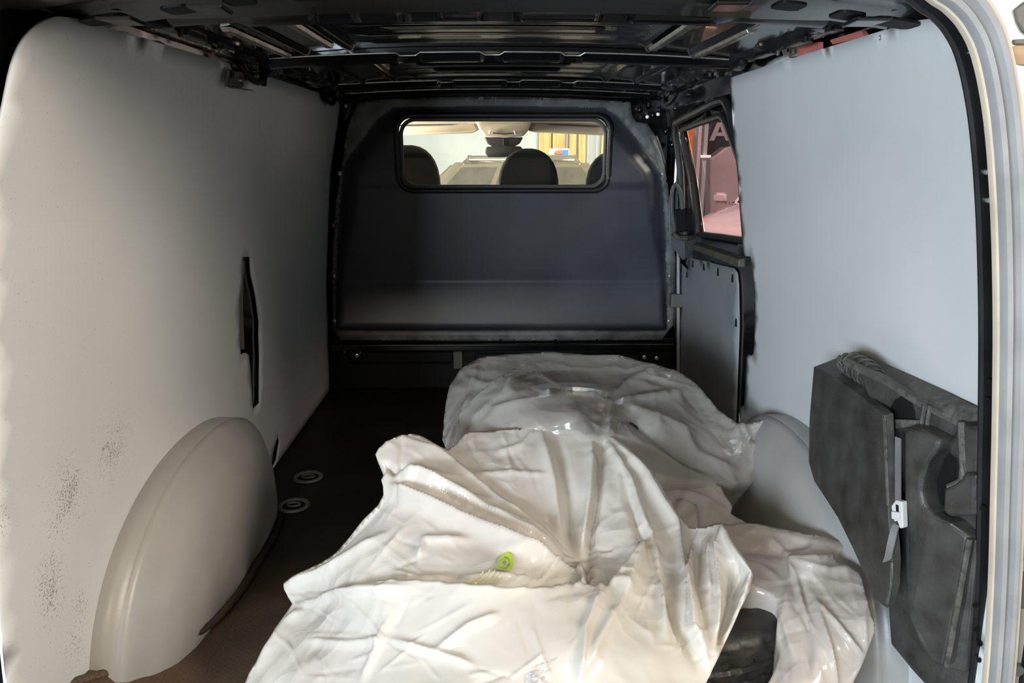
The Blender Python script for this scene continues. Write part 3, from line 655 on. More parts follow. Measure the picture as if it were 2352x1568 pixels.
screws(e, [atY(x, y, YB-.004) for x, y in bolts], (0, -1, 0), .0095, 'screw', 'bolt', .005)
wf = sheet('wall_front', [(-.86, -.05), (.86, -.05), (.86, .70), (.775, .72), (.775, 1.36), (-.86, 1.36)], [round_rect(-.50, .86, .52, 1.235, .05, 4)], .12, lambda x, z: (x, 3.33, z), 'black_paint', None, .004, False, 1); struct(wf, 'black steel frame behind the partition')
# steel body parts round the partition: brackets, knuckles and bolts
bm = bmesh.new()
for x, y in [(1470, 250), (1490, 240), (1515, 250), (1530, 300), (1545, 330), (1500, 262), (1555, 250), (1580, 225), (1610, 215)]:
    p = atY(x, y, 3.2); rr = .012+.012*((x*7) % 5)/5; lathe(bm, [(rr, .02), (rr, 0), (rr*.8, -.008), (rr*.3, -.01)], p, (.2, 1, -.3), 12)
frombm('frame_knuckle', bm, 'black_paint', wf, True)
screws(wf, [atY(x, y, 3.16) for x, y in [(1487, 268), (1512, 262), (1551, 245), (1595, 227), (1648, 204), (795, 243)]], (-.2, -1, 0), .008)
pts = [atY(x, y, 3.19) for x, y in [(785, 236), (806, 236), (800, 262), (793, 275), (788, 262)]]
bm = bmesh.new(); prism(bm, pts, [p+Vector((0, .03, 0)) for p in pts]); frombm('corner_gusset', bm, 'black_paint', wf, False, .002)
bm = bmesh.new(); tube(bm, smooth_line([atY(x, y, 3.2) for x, y in [(1575, 262), (1610, 245), (1655, 222)]], 4), .012, 8); frombm('frame_bead', bm, 'black_paint', wf, True)
bm = bmesh.new(); tube(bm, [atY(x, y, 3.21) for x, y in [(1508, 312), (1520, 345), (1527, 375)]], .005, 6); tube(bm, [atY(x, y, 3.15) for x, y in [(1548, 320), (1556, 365)]], .005, 6); frombm('wire_clip', bm, 'steel', wf, True)
# seat box under the partition
bm = bmesh.new(); box(bm, (-.80, 3.255, 0), (.83, 3.30, .235)); sb = frombm('wall_front_lower', bm, 'black_flat', None, False, .004); struct(sb, 'black steel seat box below the partition')
bm = bmesh.new(); box(bm, (-.80, 3.20, .19), (.83, 3.262, .222)); frombm('cross_rail', bm, 'black_paint', sb, False, .006)
for x0, y0, x1, y1 in ((800, 806, 1040, 834), (1092, 812, 1300, 850), (1310, 812, 1470, 850)):
    a, b = atY(x0, y1, 3.25), atY(x1, y0, 3.25); bm = bmesh.new(); tube(bm, [(x, 3.254, z) for x, z in round_rect(a.x, a.z, b.x, b.z, .018, 4)], .005, 6, True); frombm('pressed_bead', bm, 'black_paint', sb, True)
a, b = atY(1042, 846, 3.25), atY(1062, 806, 3.25); bm = bmesh.new(); box(bm, (a.x, 3.243, a.z), (b.x, 3.256, b.z)); frombm('seat_bracket', bm, 'cab_grey', sb, False, .003)
screws(sb, [atY(x, y, 3.25) for x, y in [(792, 805), (820, 816), (1480, 820), (1508, 822)]], (0, -1, 0), .010, 'screw', 'bolt', .006)
bm = bmesh.new(); tube(bm, smooth_line([atY(x, y, 3.235) for x, y in [(785, 791), (815, 795), (825, 800), (828, 812)]], 4), .006, 6); tube(bm, smooth_line([atY(x, y, 3.235) for x, y in [(1485, 800), (1510, 797), (1528, 800)]], 4), .006, 6); frombm('bracket_edge', bm, 'cab_grey', sb, True)

# ================================================================== WHEEL ARCH COVERS
def arch(side, label):
    prof = [(1, 1, -.05), (1, 1, .0), (.999, .999, .15), (.996, .996, .40), (.9959, .9959, .4001), (.965, .968, .49), (.905, .925, .58), (.83, .865, .72), (.73, .775, .85), (.61, .65, .94), (.42, .43, .99), (0, 0, 1.0)]
    v = []; f = []; n = 41; D = .135
    for ky, kz, w in prof:
        for i in range(n):
            ph = math.pi*i/(n-1); c, s_ = math.cos(ph), math.sin(ph)
            y = 1.68-.485*math.copysign(abs(c)**.92, c)*ky; z = .39*(max(s_, 0)**.85)*kz
            v.append((side*(float(xw(z))-D*w), y, z-.006 if z < .001 else z))
    for a in range(len(prof)-1):
        if a == 3: continue
        for i in range(n-1): f.append((a*n+i, a*n+i+1, (a+1)*n+i+1, (a+1)*n+i))
    o = pydata('wheel_arch_cover', v, f, 'arch_plastic', None, True)
    md = o.modifiers.new('t', 'SOLIDIFY'); md.thickness = .003; md.offset = -1 if side > 0 else 1
    return tag(o, label, 'wheel arch cover')
arch(-1, 'grey plastic wheel arch dome fully in view on the left')
arch(1, 'grey plastic wheel arch dome half hidden behind the black carrier on right')
# raised lip of the mat round the left arch
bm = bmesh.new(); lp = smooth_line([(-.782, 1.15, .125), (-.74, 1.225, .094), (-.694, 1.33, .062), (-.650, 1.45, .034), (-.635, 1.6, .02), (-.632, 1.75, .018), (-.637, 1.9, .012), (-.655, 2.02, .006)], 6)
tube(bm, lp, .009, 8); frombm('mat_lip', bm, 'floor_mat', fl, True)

# tie-down cups sunk in the floor
for (x, y), lab in (((-.645, 2.29), 'round tie-down cup in the floor, farther of the two'), ((-.637, 2.085), 'round tie-down cup in the floor, nearer one by the left wheel arch')):
    e = empty('tie_down_cup', lab, 'tie-down', (x, y, 0), None)
    bm = bmesh.new(); lathe(bm, [(.034, .001), (.038, .006), (.045, .006), (.049, .001)], (x, y, .001), (0, 0, 1), 40); frombm('cup_rim', bm, 'cab_grey', e, True)
    bm = bmesh.new(); lathe(bm, [(.0001, .0008), (.034, .0012)], (x, y, .001), (0, 0, 1), 32); frombm('cup_bowl', bm, 'black_flat', e, True)
    bm = bmesh.new(); tube(bm, [(x+.02*math.cos(a), y+.013*math.sin(a), .006) for a in np.linspace(0, 2*math.pi, 20)[:-1]], .0035, 8, True); frombm('lashing_ring', bm, 'cab_grey', e, True)

# ================================================================== BLACK FOAM CARRIER hung on the right lining
e = empty('foam_carrier', 'black moulded foam tool carrier strapped against the right lining', 'tool carrier', (.72, 1.3, .36))
def shape(nm, pts3, vec, m, parent, bev=.006, seg=2):
    bm = bmesh.new(); prism(bm, pts3, [p+(vec(p) if callable(vec) else Vector(vec)) for p in pts3]); return frombm(nm, bm, m, parent, False, bev, seg, 28)
A = [(1869, 842), (1920, 868), (1985, 916), (2031, 954), (2034, 1040), (2040, 1178), (2048, 1290), (2046, 1345), (2036, 1396), (2012, 1378), (1990, 1330), (1960, 1262), (1925, 1190), (1893, 1140), (1870, 1105), (1857, 1060), (1859, 960)]
Apts = [atX(x, y, .655) for x, y in A]
ba = shape('far_block', Apts, lambda p: Vector((float(xw(p.z))-.012-p.x if p.y > 1.32 else .016, .012 if p.y > 1.25 else 0, .03 if p.z > .57 and p.y > 1.32 else .004)), 'foam', e, .010, 3)
# back plate behind both blocks, on a slightly oblique plane like the near block
n0 = Vector((-.943, -.333, 0)).normalized(); P0 = Vector((.655, 1.19, .5))
def oB(x, y, off=0.0):
    p = atP(x, y, P0+n0*off, n0); return p if p.y > 1.025 else atY(x, y, 1.025)
oC = lambda x, y, off=0.0: oB(x, y, -.036+off)
Cp = [(1965, 842), (2035, 874), (2104, 918), (2196, 966), (2262, 968), (2262, 1240), (2235, 1580), (2150, 1600), (2095, 1540), (2045, 1478), (2040, 1400), (2030, 1000)]
Cpts = [oC(x, y) for x, y in Cp]
bc = shape('back_plate', Cpts, -n0*.02, 'foam', e, .004)
tp = [oC(x, y, .003) for x, y in [(1938, 826), (2035, 872), (2104, 917), (2196, 965), (2262, 967)]]
tb = [atW(x, y, 1, -.008) for x, y in [(1968, 805), (2046, 840), (2108, 868), (2186, 903), (2256, 934)]]
bm = bmesh.new(); prism(bm, tp+tb[::-1], [p+Vector((0, 0, -.012)) for p in tp+tb[::-1]]); frombm('top_face', bm, 'foam_top', e, False, .004)
# ribbed crest on the far end of the top
cl_ = smooth_line([atX(x, y, X_) for x, y, X_ in [(1925, 838, .668), (1950, 836, .682), (1985, 852, .690), (2012, 876, .692), (2030, 900, .690)]], 5)
bm = bmesh.new(); nC = len(cl_)-1; tube(bm, cl_, [.006+.016*math.sin(math.pi*min(1, i/nC*.85+.1)) for i in range(nC+1)], 12); cb = frombm('crest', bm, 'foam_top', e, True)
for k in range(2, nC-1, 2):
    p = cl_[k]; t = (cl_[k+1]-cl_[k-1]).normalized(); u = t.cross(Vector((0, 0, 1))).normalized(); w = u.cross(t); rr = .0075+.016*math.sin(math.pi*min(1, k/nC*.85+.1))
    bm = bmesh.new(); tube(bm, [p+u*rr*math.cos(q)+w*rr*math.sin(q) for q in np.linspace(0, 2*math.pi, 19)[:-1]], .0028, 6, True); frombm('crest_rib', bm, 'foam_top', cb, True)
# near block on an oblique face
Bp = [(2074, 992), (2084, 978), (2112, 986), (2160, 1012), (2152, 1034), (2132, 1062), (2120, 1100), (2116, 1130), (2122, 1160), (2140, 1180), (2180, 1202), (2228, 1234), (2200, 1385), (2172, 1532), (2140, 1524), (2106, 1470), (2086, 1416), (2077, 1360), (2075, 1200)]
bb = shape('near_block', [oB(x, y) for x, y in Bp], -n0*.05, 'foam', e, .010, 3)
sd = shape('near_block_side', [oB(x, y, -.02) for x, y in [(2225, 1236), (2248, 1240), (2216, 1546), (2174, 1534)]], -n0*.04, 'foam', e, .004)
# dark recess and the moulded box beside it
shape('recess_floor', [oB(x, y, -.034) for x, y in [(2105, 1000), (2175, 1000), (2200, 1060), (2200, 1240), (2110, 1190)]], -n0*.004, 'black_flat', e, .001)
bx = shape('moulded_box', [oB(x, y, -.012) for x, y in [(2166, 1122), (2190, 1112), (2206, 1100), (2214, 1085), (2244, 1088), (2240, 1185), (2180, 1188), (2164, 1176)]], -n0*.035, 'foam', e, .012, 3)
shape('moulded_column', [oB(x, y, -.022) for x, y in [(2172, 1012), (2204, 968), (2262, 970), (2256, 1100), (2214, 1100), (2196, 1060), (2166, 1040)]], -n0*.03, 'foam', e, .014, 3)
bm = bmesh.new(); tube(bm, smooth_line([oB(x, y, -.022) for x, y in [(2208, 968), (2210, 1020), (2212, 1080), (2206, 1105), (2180, 1118)]], 4), .006, 8); frombm('column_edge', bm, 'foam_top', e, True)
for x in (2124, 2137):
    bm = bmesh.new(); tube(bm, [oC(x, 930, .002), oC(x-9, 985, .002)], .004, 8); frombm('plate_rib', bm, 'foam_top', e, True)
# half-round hand hole in the back plate
hp = [oC(x, y, .002) for x, y in [(2046, 958), (2046, 935), (2055, 918), (2068, 910), (2082, 914), (2094, 928), (2100, 945), (2101, 962), (2050, 962)]]
shape('hand_hole', hp, -n0*.002, 'black_flat', e, .0003)
shape('hole_shelf', [oC(x, y, .012) for x, y in [(2054, 962), (2101, 964), (2101, 978), (2055, 985)]], (.02, 0, 0), 'foam_top', e, .002)
# highlights along the block edges, painted as thin paler strips
for nm, ln, X_, r_ in (('edge_highlight', [(2032, 960), (2035, 1040), (2040, 1160)], .656, .003), ('edge_highlight', [(2049, 1290), (2047, 1340), (2038, 1385)], .656, .003)):
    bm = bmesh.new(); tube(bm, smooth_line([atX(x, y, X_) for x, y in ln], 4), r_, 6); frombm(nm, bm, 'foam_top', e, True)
bm = bmesh.new(); tube(bm, [oB(2227, 1237, .0), oB(2200, 1385, 0), oB(2174, 1528, 0)], .005, 8); frombm('edge_highlight', bm, 'foam_top', e, True)
# strap, buckle and loose tail
def ribbon(nm, line, wv, th, m, parent):
    bm = bmesh.new(); rings = []
    for i, p in enumerate(line):
        q = Vector(wv); up = (line[min(i+1, len(line)-1)]-line[max(i-1, 0)]).normalized(); nn = q.cross(up).normalized()*th
        rings.append([bm.verts.new(p+s*q+u*nn) for s, u in ((-1, -1), (1, -1), (1, 1), (-1, 1))])
    for a, b in zip(rings, rings[1:]):
        for i in range(4): bm.faces.new((a[i], a[(i+1) % 4], b[(i+1) % 4], b[i]))
    bm.faces.new(rings[0]); bm.faces.new(rings[-1][::-1]); return frombm(nm, bm, m, parent, False)
tdir = Vector((.333, -.943, 0))
st = ribbon('strap', [oB(2063, y, .006) for y in range(1005, 1160, 4)], tdir*.0055, .0012, 'strap', e)
bm = bmesh.new()
for y in range(1006, 1160, 4): tube(bm, [oB(2063, y, .0075)-tdir*.0055, oB(2063, y, .0075)+tdir*.0055], .0009, 5)
frombm('webbing_ribs', bm, 'strap', st)['kind'] = 'stuff'
tl_ = [oB(x, y, o_) for x, y, o_ in [(2058, 1204, .012), (2052, 1225, .024), (2045, 1255, .030), (2040, 1280, .026), (2034, 1296, .018)]]
t2 = ribbon('strap_tail', smooth_line(tl_, 5), tdir*.0065, .0012, 'strap', e)
bk = [oB(x, y, .012) for x, y in [(2056, 1148), (2072, 1152), (2074, 1212), (2066, 1214), (2060, 1196), (2046, 1200), (2040, 1190), (2044, 1165)]]
bkl = shape('buckle', bk, -n0*.012, 'buckle', e, .002)
shape('buckle_slot', [oB(x, y, .0128) for x, y in [(2057, 1158), (2063, 1160), (2064, 1176), (2058, 1176)]], -n0*.002, 'black_flat', bkl, .0002)
shape('buckle_lever', [oB(x, y, .0165) for x, y in [(2046, 1174), (2064, 1176), (2064, 1192), (2047, 1192)]], -n0*.006, 'buckle', bkl, .0015)

# ================================================================== CAR WHEELS (bagged, stacked in two piles)
def wheel_meshes():
    Ro, hw = .315, .098; nt = 216
    prof = [(.205, -.080), (.215, -.092), (.245, -.104), (.275, -.104), (.298, -.095)]
    tread = [(.3105, z) for z in np.linspace(-.084, .084, 33)]
    allp = prof+tread+[(r, -h) for r, h in prof[::-1]]; n = len(allp); v = []; f = []
    for i in range(nt):
        th = 2*math.pi*i/nt
        for j, (r, h) in enumerate(allp):
            if 5 <= j < 5+33:
                k = (j-5)/32*2-1; dep = 0.0
                if min(abs(k-.0), abs(k-.42), abs(k+.42)) < .045: dep = .008
                ph = (th*36/math.pi+abs(k)*2.2) % 2
                if abs(k) > .45 and ph < .30: dep = .007
                ph2 = (th*44/math.pi-k*3.0) % 2
                if abs(k) <= .42 and ph2 < .26: dep = .006
                r = r+.0045*(1-k*k)-dep
            v.append((r*math.cos(th), r*math.sin(th), h))
    for i in range(nt):
        a, b = i*n, ((i+1) % nt)*n
        for j in range(n-1): f.append((a+j, b+j, b+j+1, a+j+1))
    me = bpy.data.meshes.new('tyre'); me.from_pydata(v, [], f); me.update(); me.polygons.foreach_set('use_smooth', [True]*len(f)); me.materials.append(M['rubber'])
    try: me.set_sharp_from_angle(angle=R(50))
    except Exception: pass
    bm = bmesh.new(); lathe(bm, [(.20, .088), (.207, .085), (.207, -.085), (.20, -.088), (.185, -.05), (.18, .05), (.19, .075)], (0, 0, 0), (0, 0, 1), 48, True)
    for k in range(5):
        a = R(72*k); c, s = math.cos(a), math.sin(a); q = lambda r, t, z: Vector((r*c-t*s, r*s+t*c, z))
        prism(bm, [q(.03, -.03, .055), q(.19, -.018, .075), q(.19, .018, .075), q(.03, .03, .055)], [q(.03, -.03, .03), q(.19, -.018, .055), q(.19, .018, .055), q(.03, .03, .03)])
    lathe(bm, [(.001, .062), (.03, .06), (.045, .05), (.05, .02), (.001, .02)], (0, 0, 0), (0, 0, 1), 28)
    bmesh.ops.recalc_face_normals(bm, faces=bm.faces); rm = bpy.data.meshes.new('rim'); bm.to_mesh(rm); bm.free(); rm.materials.append(M['alloy'])
    return me, rm
TM, RM = wheel_meshes()
def wheel(loc, rot, label, k=1.0):
    e = empty('loose_tyre', label, 'tyre', loc, 'tyres stacked inside bags'); e.rotation_euler = rot; e.scale = (k, k, k)
    for nm, me in (('tread_ring', TM), ('alloy_rim', RM)):
        o = bpy.data.objects.new(nm, me); C.objects.link(o); o.parent = e
wheel((.362, 1.435, .097), (0, 0, .3), 'black tyre lying flat with bare tread between the two front bags', .90)
wheel((.215, 2.10, .095), (0, 0, 1.9), 'lower tyre of the rear stack inside the dull crumpled bag', .88)
wheel((.205, 1.950, .298), (R(1), 0, .6), 'upper tyre of the rear stack seen dimly through its thin bag', .90)

# ================================================================== PLASTIC BAGS
def crumple(P, f, seed):
    out = np.empty(len(P))
    for i, p in enumerate(P):
        q = Vector(p)*f+Vector((seed*3.1, seed*1.7, seed)); w = mnoise.noise(q*.5)*.9
        q = q+Vector((w, -w, w))
        a = abs(mnoise.noise(q)); b = abs(mnoise.noise(q*2.3+Vector((5, 1, 2))))
        out[i] = -(a+.45*b)
    return out
def fine_creases(n, hub, area_, seed, ln=(40, 150), ht=(.0006, .0024), wd=(3.5, 8), pull=.75):
    """short straight creases of pulled film, mostly running towards the pinched point"""
    rs = random.Random(seed); out = []
    for _ in range(n):
        x, y = rs.uniform(area_[0], area_[2]), rs.uniform(area_[1], area_[3])
        a = math.atan2(hub[1]-y, hub[0]-x) if rs.random() < pull else rs.uniform(0, math.pi)
        a += rs.gauss(0, .28); l = rs.uniform(*ln)/2; m_ = rs.gauss(0, 6)
        c, s_ = math.cos(a), math.sin(a)
        out.append(([(x-l*c, y-l*s_), (x+l*c, y+l*s_)], rs.uniform(*ht)*rs.choice((1, 1, -1)), rs.uniform(*wd), 'r'))
    return out
class Film:
    """thin film whose surface passes through measured points (px, py, distance into the van); creases are real displacement"""
    def __init__(s, ctrl, creases, amp, freq, seed):
        s.K = np.array([c[:2] for c in ctrl], float)/400; y = np.array([c[2] for c in ctrl], float); n = len(s.K)
        A = np.zeros((n+3, n+3)); r = np.linalg.norm(s.K[:, None]-s.K[None], axis=2); A[:n, :n] = s.U(r)+1e-4*np.eye(n); A[:n, n] = 1; A[:n, n+1:] = s.K; A[n:, :n] = A[:n, n:].T
        s.w = np.linalg.solve(A, np.concatenate([y, np.zeros(3)])); s.cr = creases; s.amp, s.freq, s.seed = amp, freq, seed
    @staticmethod
    def U(r): return np.where(r > 1e-9, r*r*np.log(np.maximum(r, 1e-9)), 0)
    def base(s, P):
        Q = P/400; r = np.linalg.norm(Q[:, None]-s.K[None], axis=2); n = len(s.K)
        Y = s.U(r) @ s.w[:n]+s.w[n]+Q @ s.w[n+1:]
        u = (P[:, 0]-1176)/F; v = (P[:, 1]-784)/F; cp, sp = math.cos(PITCH), math.sin(PITCH)
        dy = cp-v*sp; dz = -sp-v*cp; c, sn = math.cos(YAW), math.sin(YAW)
        X = u*c+dy*sn; Yv = -u*sn+dy*c; t = Y/Yv
        return np.stack([X*t, Y, CZ+dz*t], 1)
    def height(s, P, B):
        h = np.zeros(len(P))
        for pts, ht, wd, kind in s.cr:
            best = np.full(len(P), 1e9); sg = np.zeros(len(P)); tt = np.zeros(len(P)); n = len(pts)-1
            for i in range(n):
                if n == 1:
                    q0, q1 = np.array(pts[0]), np.array(pts[1]); nz = (np.abs(P-(q0+q1)/2) < np.abs(q1-q0)/2+wd*4).all(1)
                    if not nz.any(): continue
                d, t, c = segdist(P, pts[i], pts[i+1]); k = d < best
                best[k] = d[k]; sg[k] = c[k]; tt[k] = (i+t[k])/n
            if kind == 'r': ht, wd = ht*1.45, wd*.85
            fade = np.clip(np.minimum(tt, 1-tt)*5+.12, 0, 1)
            if kind == 'r': h += ht*fade*(.55*np.exp(-best/wd*1.5)+.45*np.exp(-(best/wd)**2))
            elif kind == 's':
                h += ht*fade*np.where(sg > 0, np.exp(-best/wd)*np.clip(best/5+.2, 0, 1), 0)
        return h+s.amp*(crumple(B, s.freq, s.seed)+.25)
    def at(s, P, lift=0.0):
        P = np.asarray(P, float); B = s.base(P); e = 4.0
        tx = s.base(P+[e, 0])-s.base(P-[e, 0]); ty = s.base(P+[0, e])-s.base(P-[0, e])
        N = np.cross(tx, ty); N /= np.linalg.norm(N, axis=1)[:, None]; N[(N*(B-[0, 0, CZ])).sum(1) > 0] *= -1
        return B+N*(s.height(P, B)+lift)[:, None]
def bag(name, outline, film, step, m, label, group, hem=True):
    V, T = tri2d([(p.x, p.y) for p in smooth_line([(a, b, 0) for a, b in outline], 2, True)], [], step)
    W3 = film.at(V); W3[:, 2] = np.maximum(W3[:, 2], .006)
    # carry the film round the far side: the rim turns under and tucks in
    ec = {}
    for a, b, c in T:
        for i, j in ((a, b), (b, c), (c, a)): ec[(i, j)] = 1
    be = [(i, j) for (i, j) in ec if (j, i) not in ec]
    cen = W3.mean(0); nv = list(map(tuple, W3)); mp = {}; faces = [tuple(t) for t in T]
    for i, j in be:
        for k in (i, j):
            if k not in mp:
                p = W3[k]; ids = []
                for u, dz in ((.02, .018), (.07, .05), (.13, .10)):
                    q = p+(cen-p)*u*np.array([1, 1, 0]); q[2] = max(.006, p[2]-dz); q[1] += .012*u/.13
                    ids.append(len(nv)); nv.append(tuple(q))
                mp[k] = [k]+ids
    for i, j in be:
        for q in range(3): faces.append((mp[j][q], mp[i][q], mp[i][q+1], mp[j][q+1]))
    o = pydata(name, nv, faces, m, None, True)
    return tag(o, label, 'plastic bag', group)

# --- upper rear bag (thin, greyish)
f_rear = Film([(1300, 808, 2.24), (1180, 813, 2.22), (1440, 820, 2.21), (1100, 826, 2.16), (1555, 850, 2.10), (1045, 868, 2.06), (1022, 950, 1.93), (1018, 1010, 1.86), (1625, 910, 1.99),
    (1690, 968, 1.90), (1790, 1012, 1.84), (1770, 960, 1.86), (1730, 1105, 1.74), (1600, 1108, 1.68), (1540, 1100, 1.64), (1400, 918, 1.90), (1300, 870, 2.06), (1420, 870, 2.06), (1180, 855, 1.95), (1120, 910, 1.84), (1070, 960, 1.80),
    (1240, 930, 1.72), (1320, 955, 1.665), (1240, 975, 1.655), (1300, 1010, 1.645), (1150, 1000, 1.69), (1080, 1040, 1.72), (1300, 1080, 1.64), (1420, 1000, 1.66), (1500, 960, 1.75), (1500, 1050, 1.66), (1600, 1000, 1.80), (1530, 900, 1.93), (1650, 1050, 1.76), (1690, 1030, 1.80)],
    [([(1050, 970), (1110, 905), (1180, 852)], .020, 60, 's'), ([(1180, 852), (1240, 870), (1310, 912), (1390, 926), (1420, 922)], .022, 55, 's'),
     ([(1405, 926), (1250, 925), (1130, 945)], .010, 9, 'r'), ([(1400, 926), (1440, 885), (1510, 850)], .014, 14, 'r'), ([(1410, 930), (1460, 965), (1560, 1040), (1640, 1090)], -.014, 20, 'r'),
     ([(1405, 930), (1392, 1000)], .010, 9, 'r'), ([(1420, 925), (1500, 912), (1590, 900)], .010, 12, 'r'), ([(1420, 928), (1520, 960), (1600, 1000)], .008, 12, 'r'), ([(1190, 855), (1168, 905), (1105, 960), (1060, 1015)], .010, 10, 'r'), ([(1172, 900), (1105, 965), (1075, 990)], -.008, 9, 'r'),
     ([(1690, 1050), (1680, 990), (1720, 975)], .030, 60, 's'), ([(1780, 965), (1740, 1030), (1720, 1095)], .008, 10, 'r'), ([(1100, 850), (1080, 900), (1060, 990)], .006, 9, 'r'), ([(1480, 850), (1530, 880), (1600, 895)], .008, 8, 'r'), ([(1460, 880), (1540, 900), (1580, 930)], .007, 8, 'r'),
     ([(1545, 960), (1600, 1040), (1700, 1085)], .008, 14, 'r'), ([(1470, 1010), (1560, 1070), (1640, 1100)], .006, 12, 'r'), ([(1240, 830), (1300, 850), (1400, 850)], .006, 10, 'r')]+fine_creases(110, (1405, 926), (1020, 810, 1760, 1100), 11), .005, 11, 1)
bag('plastic_bag', [(1018, 1010), (1020, 960), (1030, 895), (1045, 868), (1062, 846), (1088, 829), (1120, 818), (1200, 812), (1270, 808), (1340, 814), (1420, 815), (1482, 830), (1530, 845), (1560, 853), (1600, 882), (1625, 912), (1652, 942), (1680, 964), (1702, 975), (1738, 969), (1775, 961), (1786, 992), (1790, 1012), (1788, 1032), (1762, 1068), (1730, 1105), (1655, 1110), (1600, 1108), (1545, 1100), (1490, 1108), (1400, 1090), (1300, 1085), (1180, 1080), (1080, 1065), (1035, 1040)],
    f_rear, 5, 'film_thin', 'greyish thin bag over rear wheel stack with a dented top and twisted tail on right', 'white plastic wheel bags')
# --- dull bag of the lower rear wheel
f_low = Film([(1480, 1100, 1.66), (1560, 1108, 1.70), (1640, 1115, 1.70), (1682, 1170, 1.60), (1720, 1208, 1.52), (1690, 1260, 1.46), (1560, 1180, 1.58), (1560, 1270, 1.5), (1480, 1200, 1.58), (1620, 1190, 1.60), (1590, 1140, 1.66)],
    [([(1560, 1130), (1620, 1150), (1680, 1190)], .010, 14, 'r'), ([(1540, 1180), (1600, 1170), (1660, 1190)], .010, 20, 'r'), ([(1620, 1110), (1650, 1140), (1682, 1168)], .006, 8, 'r'), ([(1550, 1150), (1590, 1190), (1600, 1230)], .012, 12, 'r')]+fine_creases(16, (1500, 1100), (1500, 1100, 1700, 1230), 12), .005, 11, 2)
bag('plastic_bag', [(1480, 1090), (1560, 1098), (1640, 1106), (1664, 1135), (1683, 1165), (1680, 1182), (1722, 1206), (1690, 1262), (1560, 1275), (1480, 1210)], f_low, 7, 'film_mid', 'dull crumpled bag squeezed low between the two wheel stacks', 'white plastic wheel bags')
# --- open bag falling away at the right of the bare tyre
f_right = Film([(1640, 1212, 1.47), (1720, 1203, 1.44), (1810, 1216, 1.42), (1945, 1248, 1.36), (1640, 1330, 1.29), (1720, 1338, 1.27), (1770, 1362, 1.25), (1788, 1400, 1.22), (1784, 1460, 1.18), (1790, 1500, 1.15), (1760, 1570, 1.10), (1700, 1640, 1.04), (1700, 1265, 1.38), (1800, 1290, 1.335), (1860, 1275, 1.31), (1850, 1350, 1.25), (1900, 1330, 1.27), (1880, 1450, 1.15), (1975, 1320, 1.26), (2010, 1440, 1.15), (1985, 1510, 1.12), (1950, 1600, 1.08), (1850, 1560, 1.08), (1920, 1290, 1.31), (1820, 1420, 1.19)],
    [([(1812, 1330), (1814, 1280), (1930, 1270)], .022, 70, 's'), ([(1815, 1285), (1850, 1400), (1868, 1450)], .010, 8, 'r'), ([(1870, 1375), (1930, 1440), (1985, 1510)], .009, 7, 'r'), ([(1875, 1385), (1905, 1480), (1925, 1600)], .010, 8, 'r'), ([(1700, 1260), (1790, 1265), (1870, 1235)], -.010, 16, 'r'), ([(1760, 1230), (1815, 1275)], .010, 9, 'r'), ([(1660, 1290), (1740, 1300), (1790, 1330)], .008, 12, 'r'), ([(1810, 1340), (1800, 1420), (1830, 1520)], .012, 18, 'r'), ([(1840, 1320), (1855, 1420), (1860, 1560)], -.010, 14, 'r'), ([(1820, 1290), (1900, 1310), (1960, 1305)], .008, 10, 'r'), ([(1995, 1360), (1985, 1420), (1990, 1490)], .006, 9, 'r'), ([(1700, 1215), (1790, 1225), (1930, 1250)], .005, 9, 'r')]+fine_creases(60, (1815, 1280), (1640, 1205, 2000, 1568), 13), .0035, 10, 3)
f_right.cr = [(p, h*.62, w, k) for p, h, w, k in f_right.cr]
bag('plastic_bag', [(1630, 1215), (1680, 1204), (1720, 1201), (1800, 1214), (1870, 1226), (1915, 1237), (1947, 1248), (1932, 1258), (1911, 1268), (1918, 1290), (1952, 1302), (1976, 1316), (1986, 1352), (1998, 1400), (2010, 1438), (2004, 1466), (1990, 1500), (1975, 1535), (1960, 1568), (1942, 1640), (1700, 1640), (1738, 1600), (1768, 1560), (1792, 1500), (1784, 1470), (1786, 1430), (1790, 1398), (1784, 1378), (1756, 1357), (1720, 1341), (1690, 1332), (1640, 1335)], f_right, 5, 'film_mid', 'open bag folded back to the right of the bare tyre tread', 'white plastic wheel bags')
